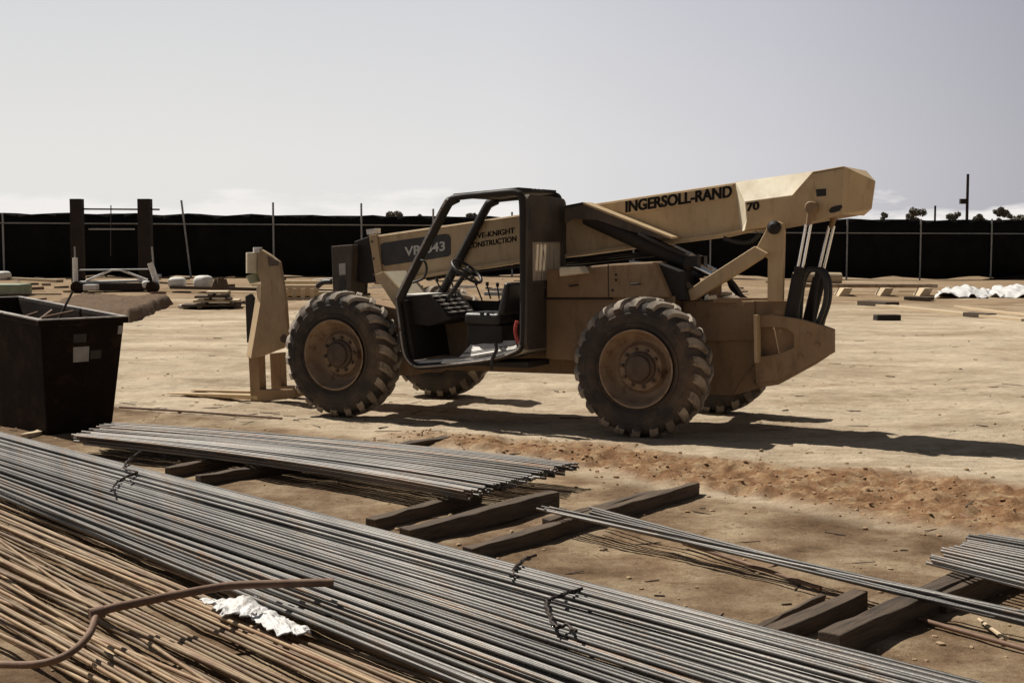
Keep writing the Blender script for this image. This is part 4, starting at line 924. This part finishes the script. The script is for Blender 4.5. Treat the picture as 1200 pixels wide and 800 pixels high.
def boxthing(name, x0, y0, x1, y1, dep, mat, lab, cat, tilt=0, bev=.02, puff=None):
    p = gpt((x0 + x1) / 2, y1); Y = p.y; a, e = at(x0, y0, Y), at(x1, y1, Y); b_ = MB(); hx, hz = (e.x - a.x) / 2, (a.z - e.z) / 2
    b_.box((0, dep / 2, hz), hx, dep / 2, hz, mat); o = b_.build(name, None, bevel=bev if not puff else min(hx, hz, dep / 2) * .8, segs=3 if puff else 2)
    if puff: o.data.polygons.foreach_set('use_smooth', [True] * len(o.data.polygons))
    o.location = ((a.x + e.x) / 2, Y, e.z); o.rotation_euler = (0, 0, tilt); return tag(o, lab, cat)
boxthing('white_sheet', 97, 333.5, 112, 340, .4, 'sheet', 'small white sheet lying under the left end of the pipe frame', 'sheet')
boxthing('sack', 196, 325, 216, 338.5, .6, 'white', 'full white sack on the ground, nearer the pipe frame', 'sack', .1, puff=1)
boxthing('sack', 223, 323, 242.5, 338.5, .6, 'white', 'full white sack on the ground, farther from the pipe frame', 'sack', -.3, puff=1)
boxthing('white_cone', 165, 329, 175, 338, .3, 'white', 'small white bundle at the right foot of the pipe frame', 'bundle', puff=1)
# pallet of boards
pl = gpt(255, 361); plt_ = tag(empty('lumber_pallet', pl, .12), 'low pallet of dark and pale boards behind the fork carriage', 'pallet')
s_ = pl.y / F
for k in range(4):
    b = MB(); b.box(((-8 + 6 * (k % 2)) * s_, .4 + .1 * k, .07 + .11 * k), (33 - 7 * k) * s_, .5, .03, 'pale' if k % 2 else 'timber'); b.box((-(20 - 4 * k) * s_, .3, .02 + .11 * k), .06, .45, .03, 'timber'); b.box(((22 - 5 * k) * s_, .3, .02 + .11 * k), .06, .45, .03, 'timber'); b.build('board', plt_, bevel=.004)
p = gpt(258, 345); b = MB()
for a, e in (((-9, 0), (-3, 17)), ((9, 0), (3, 17)), ((-9, 8), (8, 8)), ((-3, 16), (4, 16))): b.beam(Vector((a[0] * p.y / F, 0, a[1] * p.y / F)), Vector((e[0] * p.y / F, .1, e[1] * p.y / F)), .2, .07, 'timber', Vector((0, 1, 0)))
o = b.build('wooden_trestle', None, bevel=.005); o.location = p; tag(o, 'small dark wooden trestle standing behind the lumber pallet', 'trestle')
boxthing('white_scrap', 208, 357.5, 222, 361, .3, 'white', 'white scrap on the dirt left of the lumber pallet', 'scrap')
# brown layered matting
A4 = [gp(96, 343, .26), gp(204, 346, .26), gp(152, 365, .26), gp(10, 365, .26)]
NI, NJ = 90, 60; I_, J_ = np.meshgrid(np.linspace(0, 1, NI), np.linspace(0, 1, NJ), indexing='ij')
A4n = [np.array(p[:2]) for p in A4]
XY = ((1 - I_) * (1 - J_))[..., None] * A4n[0] + (I_ * (1 - J_))[..., None] * A4n[1] + (I_ * J_)[..., None] * A4n[2] + ((1 - I_) * J_)[..., None] * A4n[3]
wob = (fbm(XY[..., 0] * 1.3, XY[..., 1] * 1.3, 4, .6) - .5)
ed = np.minimum(np.minimum(I_, 1 - I_) * 1.5, np.minimum(J_, 1 - J_)) + wob * .05
hh = .30 * nsst(-.005, .10, ed) ** .7 + nsst(.0, .12, ed) * wob * .16 + (fbm(XY[..., 0] * 9, XY[..., 1] * 9, 4, .65) - .5) * .06 - .03
me = bpy.data.meshes.new('soil_heap'); me.from_pydata(np.concatenate([XY, hh[..., None]], -1).reshape(-1, 3).tolist(), [], [(i * NJ + j, i * NJ + j + 1, (i + 1) * NJ + j + 1, (i + 1) * NJ + j) for i in range(NI - 1) for j in range(NJ - 1)])
me.materials.append(M['mat']); me.polygons.foreach_set('use_smooth', [True] * len(me.polygons))
o = bpy.data.objects.new('soil_heap', me); C.objects.link(o); tag(o, 'low flat-topped brown heap of soil beyond the dark bin', 'soil heap')
# left edge bits
o = boxthing('plastic_tray', -30, 333, 25, 346, 1.0, 'green', 'shallow pale green tray at the left frame edge', 'tray', bev=.06)
for k, (x0, y0, x1, y1, lab) in enumerate(((-20, 327, 70, 331, 'long pale board on the ground left of the pipe frame'), (-10, 321, 30, 325, 'short pale board beside the left frame edge'), (5, 347, 72, 347, 'thin dark lath on the dirt beyond the bin'))):
    a, e = gpt(x0, y0), gpt(x1, y1); b = MB(); b.beam(a + Vector((0, 0, .06)), e + Vector((0, 0, .06)), .3 if k < 2 else .06, .10 if k < 2 else .04, 'pale' if k < 2 else 'timber'); tag(b.build('board', None, origin=a), lab, 'board')
boxthing('sack', -14, 318, 8, 329, .6, 'white', 'grubby white sack at the left frame edge', 'sack', puff=1)
# lumber stack seen between carriage and tyre
a, e = gpt(322, 352), gpt(410, 352); ls = tag(empty('lumber_stack', a), 'pale lumber stack seen between fork carriage and front tyre', 'lumber'); o3 = Vector(a); sc = a.y / F
for k, (x0, y0, x1, h) in enumerate(((322, 338, 372, .22), (330, 344, 410, .14), (318, 331, 425, .12))):
    b = MB(); q0, q1 = at(x0, y0, a.y + .6 * (k + 1)) - o3, at(x1, y0, a.y + .6 * (k + 1)) - o3; b.beam(q0, q1, .5, h, 'pale'); b.build('plank', ls, bevel=.006)
for x in (335, 345, 355, 366, 400):
    b = MB(); q0 = at(x, 338, a.y + .2) - o3; b.beam(Vector((q0.x, q0.y, -.1)), Vector((q0.x, q0.y, q0.z)), .12, .12, 'pale', Vector((0, 1, 0))); b.build('bearer', ls, bevel=.006)
a, e = gpt(200, 338.5), gpt(420, 343.5); b = MB(); b.beam(a + Vector((0, 0, .05)), e + Vector((0, 0, .05)), .14, .10, 'timber'); tag(b.build('beam', None, origin=a), 'long thin dark beam lying behind the fork carriage', 'beam')
# right background: pipe on blocks
a, e = gpt(930, 346.5), gpt(1100, 346.5); b = MB(); b.tube([a + Vector((0, .2, .32)), e + Vector((0, .2, .31))], .065, 'rim', 12)
tag(b.build('long_pipe', None, 50, origin=a), 'long brown pipe lying on short blocks behind the machine', 'pipe')
for k, (x, lab) in enumerate(((988, 'pale block under the left part of the long pipe'), (1036, 'block under the middle of the long pipe'), (1082, 'block under the right end of the long pipe'))):
    p = gpt(x, 347); b = MB(); b.prism([Vector((-.2, 0, 0)), Vector((.12, 0, 0)), Vector((.25, 0, .26)), Vector((-.02, 0, .26))], Vector((0, .7, 0)), 'pale'); o = b.build('block', None, bevel=.01); o.location = p - Vector((0, 0.2, 0)); tag(o, lab, 'block')
a, e = gpt(930, 331), gpt(985, 332); b = MB(); b.tube([a + Vector((0, 0, .2)), e + Vector((0, 0, .2))], .24, 'pale', 12); tag(b.build('pale_pipe', None, 50, origin=a), 'fat pale pipe on the ground behind the black hoses', 'pipe')
for x0, x1, lab in ((1098, 1160, 'crumpled white plastic sheeting at the end of the long pipe'), (1156, 1230, 'white plastic sheeting continuing to the right frame edge')):
    crumple('plastic_sheeting', [gpt(x0, 349), gpt(x1, 349.5), gpt(x1 + 2, 341), gpt(x0 + 6, 340)], lab, 'sheeting', amp=.20, n_=44, oc=3, fs_=2.6)
for k, (x0, y0, x1, y1, w, h, mt, lab) in enumerate(((1010, 357, 1205, 377, .35, .07, 'pale', 'long pale board slanting toward the right frame edge'), (1012, 358, 1046, 360, .5, .14, 'timber', 'dark end of timber at the left tip of the long slanting board'), (1120, 361, 1215, 372, .12, .06, 'pale', 'thin pale lath behind the long slanting board'), (1134, 370.5, 1162, 372.5, .3, .1, 'timber', 'dark offcut against the long slanting board'), (1062, 351, 1092, 352, .4, .1, 'timber', 'dark offcut beneath the right end of the long pipe'))):
    a, e = gpt(x0, y0), gpt(x1, y1); b = MB(); b.beam(a + Vector((0, 0, h / 2)), e + Vector((0, 0, h / 2)), w, h, mt); tag(b.build('board', None, bevel=.006, origin=a), lab, 'board')
boxthing('dark_block', 1027.5, 369, 1057, 376, .25, 'column', 'dark squared block alone on the open dirt at right', 'block', .15)
# dark loose bank below the right fence, modelled as dirt berm
b = MB(); vs = []; fs = []
for i in range(25):
    for j in range(5):
        t = i / 24; x = lerp(20.5, 36, t); y = fz_line(x) - 1.9 + j * .7; vs.append((x, y, gz(x, y) - .06 + .36 * math.sin(math.pi * j / 4) * sst(0, .25, t) + random.uniform(0, .05)))
for i in range(24):
    for j in range(4): o = i * 5 + j; fs.append((o, o + 5, o + 6, o + 1))
b.add(vs, fs, 'bin'); o = b.build('dirt_bank', None, 60); tag(o, 'low dark dirt bank at the foot of the right fence', kind='structure')
# far trees and utility pole
def tree(px, py_top, w_px, Y, lab, kind='round'):
    base = at(px, 300, Y); topz = at(px, py_top, Y).z; wr = w_px * .42 * Y / F
    rt = tag(empty('tree', (base.x, Y, 0)), lab, 'tree', 'trees beyond the fence')
    b_ = MB(); b_.tube([(0, 0, -.5), (.1, 0, topz * .4), (-.05, .1, topz * .75)], [.25, .2, .08], 'bark', 8)
    for k in range(5):
        a = k * 1.3; b_.tube([(0.05, 0, topz * .45), (wr * .5 * math.cos(a), wr * .5 * math.sin(a), topz * .75)], [.1, .03], 'bark', 5)
    b_.build('trunk', rt, 50)
    c_ = MB(); vs = []; fs = []
    cl = [(random.gauss(0, wr * .45), random.gauss(0, wr * .45), topz - (topz * .4) * random.random() ** 1.3 - .1, random.uniform(.25, .45) * wr) for _ in range(16)]
    cl[0] = (0, 0, topz - .35 * wr, .35 * wr)
    for cx, cy, cz, cr in cl:
        for _ in range(150):
            d = Vector((random.gauss(0, 1), random.gauss(0, 1), random.gauss(0, .8))).normalized() * cr * random.random() ** .4
            p = Vector((cx, cy, cz)) + d; x = Vector((random.gauss(0, 1), random.gauss(0, 1), random.gauss(0, 1))).normalized(); y = x.orthogonal().normalized(); s = random.uniform(.09, .2)
            o = len(vs); vs += [p - x * s, p + y * s * .6, p + x * s, p - y * s * .6]; fs.append((o, o + 1, o + 2, o + 3))
    c_.add(vs, fs, 'leaf'); c_.build('crown', rt)
for px, py, w, Y, lab in ((1034, 249, 14, 150, 'small tree tip right beside the boom end beyond the fence'), (1070, 246, 26, 140, 'broad dark tree top left of the utility pole'), (1118, 250, 24, 150, 'low tree top directly left of the pole'), (1146, 251, 20, 150, 'low tree top directly right of the pole'), (1172, 244, 14, 120, 'narrow dark tree top rising right of the pole'), (1193, 252, 22, 150, 'low tree top at the right frame edge'), (462, 250, 24, 140, 'low tree top above the fence left of the cab'), (552, 251, 16, 140, 'faint tree top seen through the cab'), (492, 252, 8, 140, 'tiny tree top near the slanting cab pillar')):
    tree(px, py, w, Y, lab)
b = MB(); base = at(1132, 300, 120); up = Vector((base.x, 120, 0)); rt = tag(empty('utility_pole', up), 'tall utility pole with a small box standing beyond the right fence', 'utility pole')
b.tube([(0, 0, -.5), (0, 0, at(1132, 204, 120).z)], [.15, .12], 'column', 8); b.build('pole', rt, 50)
b = MB(); c = at(1128.5, 236, 120) - up; b.box(c, .26, .2, .22, 'column'); b.build('box', rt)
b = MB(); q = at(1096, 241, 130); b.tube([(q.x, 130, -.5), (q.x, 130, q.z)], .1, 'column', 6); tag(b.build('thin_mast', None, 50), 'thin dark mast between the tree tops beyond the right fence', 'mast')

# ================================================================== LIGHT, SKY, CAMERA
SAZ = Vector((-0.80, 0.60, 0)); EL = R(53)
sd = bpy.data.lights.new('sun', 'SUN'); sd.energy = 5.0; sd.angle = R(0.53); sd.color = (1, .94, .84)
so = bpy.data.objects.new('sun', sd); C.objects.link(so)
sv = SAZ * math.cos(EL) + Vector((0, 0, math.sin(EL))); so.rotation_euler = sv.to_track_quat('Z', 'Y').to_euler()
w = bpy.data.worlds.new('World'); bpy.context.scene.world = w; w.use_nodes = True; n = w.node_tree
bg = n.nodes['Background']; bg.inputs['Strength'].default_value = 0.05
sk = n.nodes.new('ShaderNodeTexSky'); sk.sky_type = 'NISHITA'; sk.sun_disc = False; sk.sun_elevation = EL; sk.sun_rotation = math.atan2(SAZ.x, SAZ.y)
sk.air_density = 0.5; sk.dust_density = 0.5; sk.ozone_density = 1.0
hs = n.nodes.new('ShaderNodeHueSaturation'); hs.inputs['Saturation'].default_value = .28; n.links.new(sk.outputs[0], hs.inputs['Color'])
tc = n.nodes.new('ShaderNodeTexCoord'); mpn = n.nodes.new('ShaderNodeMapping'); mpn.inputs['Scale'].default_value = (11, 11, 46); n.links.new(tc.outputs['Generated'], mpn.inputs['Vector'])
no = n.nodes.new('ShaderNodeTexNoise'); no.inputs['Scale'].default_value = 1; no.inputs['Detail'].default_value = 7; no.inputs['Roughness'].default_value = .55; n.links.new(mpn.outputs[0], no.inputs['Vector'])
sx = n.nodes.new('ShaderNodeSeparateXYZ'); n.links.new(tc.outputs['Generated'], sx.inputs[0])
bandr = ramp(n, [(0.0, (1, 1, 1)), (0.018, (.9, .9, .9)), (0.034, (.45, .45, .45)), (0.05, (0, 0, 0))]); n.links.new(sx.outputs['Z'], bandr.inputs['Fac'])
ad = n.nodes.new('ShaderNodeMath'); ad.operation = 'MULTIPLY_ADD'; ad.inputs[1].default_value = .55; n.links.new(bandr.outputs['Color'], ad.inputs[0]); n.links.new(no.outputs['Fac'], ad.inputs[2])
cr = ramp(n, [(.80, (0, 0, 0)), (.92, (1, 1, 1))]); n.links.new(ad.outputs[0], cr.inputs['Fac'])
bz = n.nodes.new('ShaderNodeMath'); bz.operation = 'GREATER_THAN'; bz.inputs[1].default_value = -.01; n.links.new(sx.outputs['Z'], bz.inputs[0])
hz_ = ramp(n, [(0.0, (1, 1, 1)), (0.17, (.97, .97, .97)), (0.21, (.45, .45, .45)), (0.28, (0, 0, 0))]); n.links.new(sx.outputs['Z'], hz_.inputs['Fac'])
hcol = ramp(n, [(0.0, (14.2 / 20, 14.0 / 20, 13.7 / 20)), (0.06, (14.4 / 20, 14.2 / 20, 14.0 / 20)), (0.17, (12.6 / 20, 12.7 / 20, 13.2 / 20))]); n.links.new(sx.outputs['Z'], hcol.inputs['Fac'])
hsc = n.nodes.new('ShaderNodeVectorMath'); hsc.operation = 'SCALE'; hsc.inputs['Scale'].default_value = 19.8; n.links.new(hcol.outputs['Color'], hsc.inputs[0])
# the haze is brightest toward the sun and fades round to the far side of the sky
dp = n.nodes.new('ShaderNodeVectorMath'); dp.operation = 'DOT_PRODUCT'; dp.inputs[1].default_value = tuple(SAZ); n.links.new(tc.outputs['Generated'], dp.inputs[0])
azr = ramp(n, [(0.30, (.16, .16, .17)), (0.62, (.51, .51, .57)), (0.72, (.80, .80, .85)), (0.80, (.97, .97, .98)), (0.88, (1.0, 1.0, .985))])
ah = n.nodes.new('ShaderNodeMath'); ah.operation = 'MULTIPLY_ADD'; ah.inputs[1].default_value = .5; ah.inputs[2].default_value = .5; n.links.new(dp.outputs['Value'], ah.inputs[0]); n.links.new(ah.outputs[0], azr.inputs['Fac'])
hsv = n.nodes.new('ShaderNodeVectorMath'); hsv.operation = 'MULTIPLY'; n.links.new(hsc.outputs[0], hsv.inputs[0]); n.links.new(azr.outputs['Color'], hsv.inputs[1]); hsc = hsv
hazy = mix(n, hz_.outputs['Color'], hs.outputs['Color'], hsc.outputs[0])
cloud = mix(n, cr.outputs['Color'], hazy, (15.9, 15.4, 14.9))
n.links.new(cloud, bg.inputs['Color'])
cd = bpy.data.cameras.new('camera'); co = bpy.data.objects.new('camera', cd); C.objects.link(co)
cd.sensor_fit = 'HORIZONTAL'; cd.sensor_width = 36; cd.lens = F / 1200 * 36; cd.clip_start = .05; cd.clip_end = 4000
co.location = CAM; co.rotation_euler = (math.pi / 2 - PIT, 0, 0)
S = bpy.context.scene; S.camera = co
S.view_settings.view_transform = 'Standard'; S.view_settings.look = 'None'; S.view_settings.exposure = 0.15; S.view_settings.gamma = 1; S.view_settings.use_curve_mapping = False
S.cycles.max_bounces = 6; S.cycles.use_denoising = True
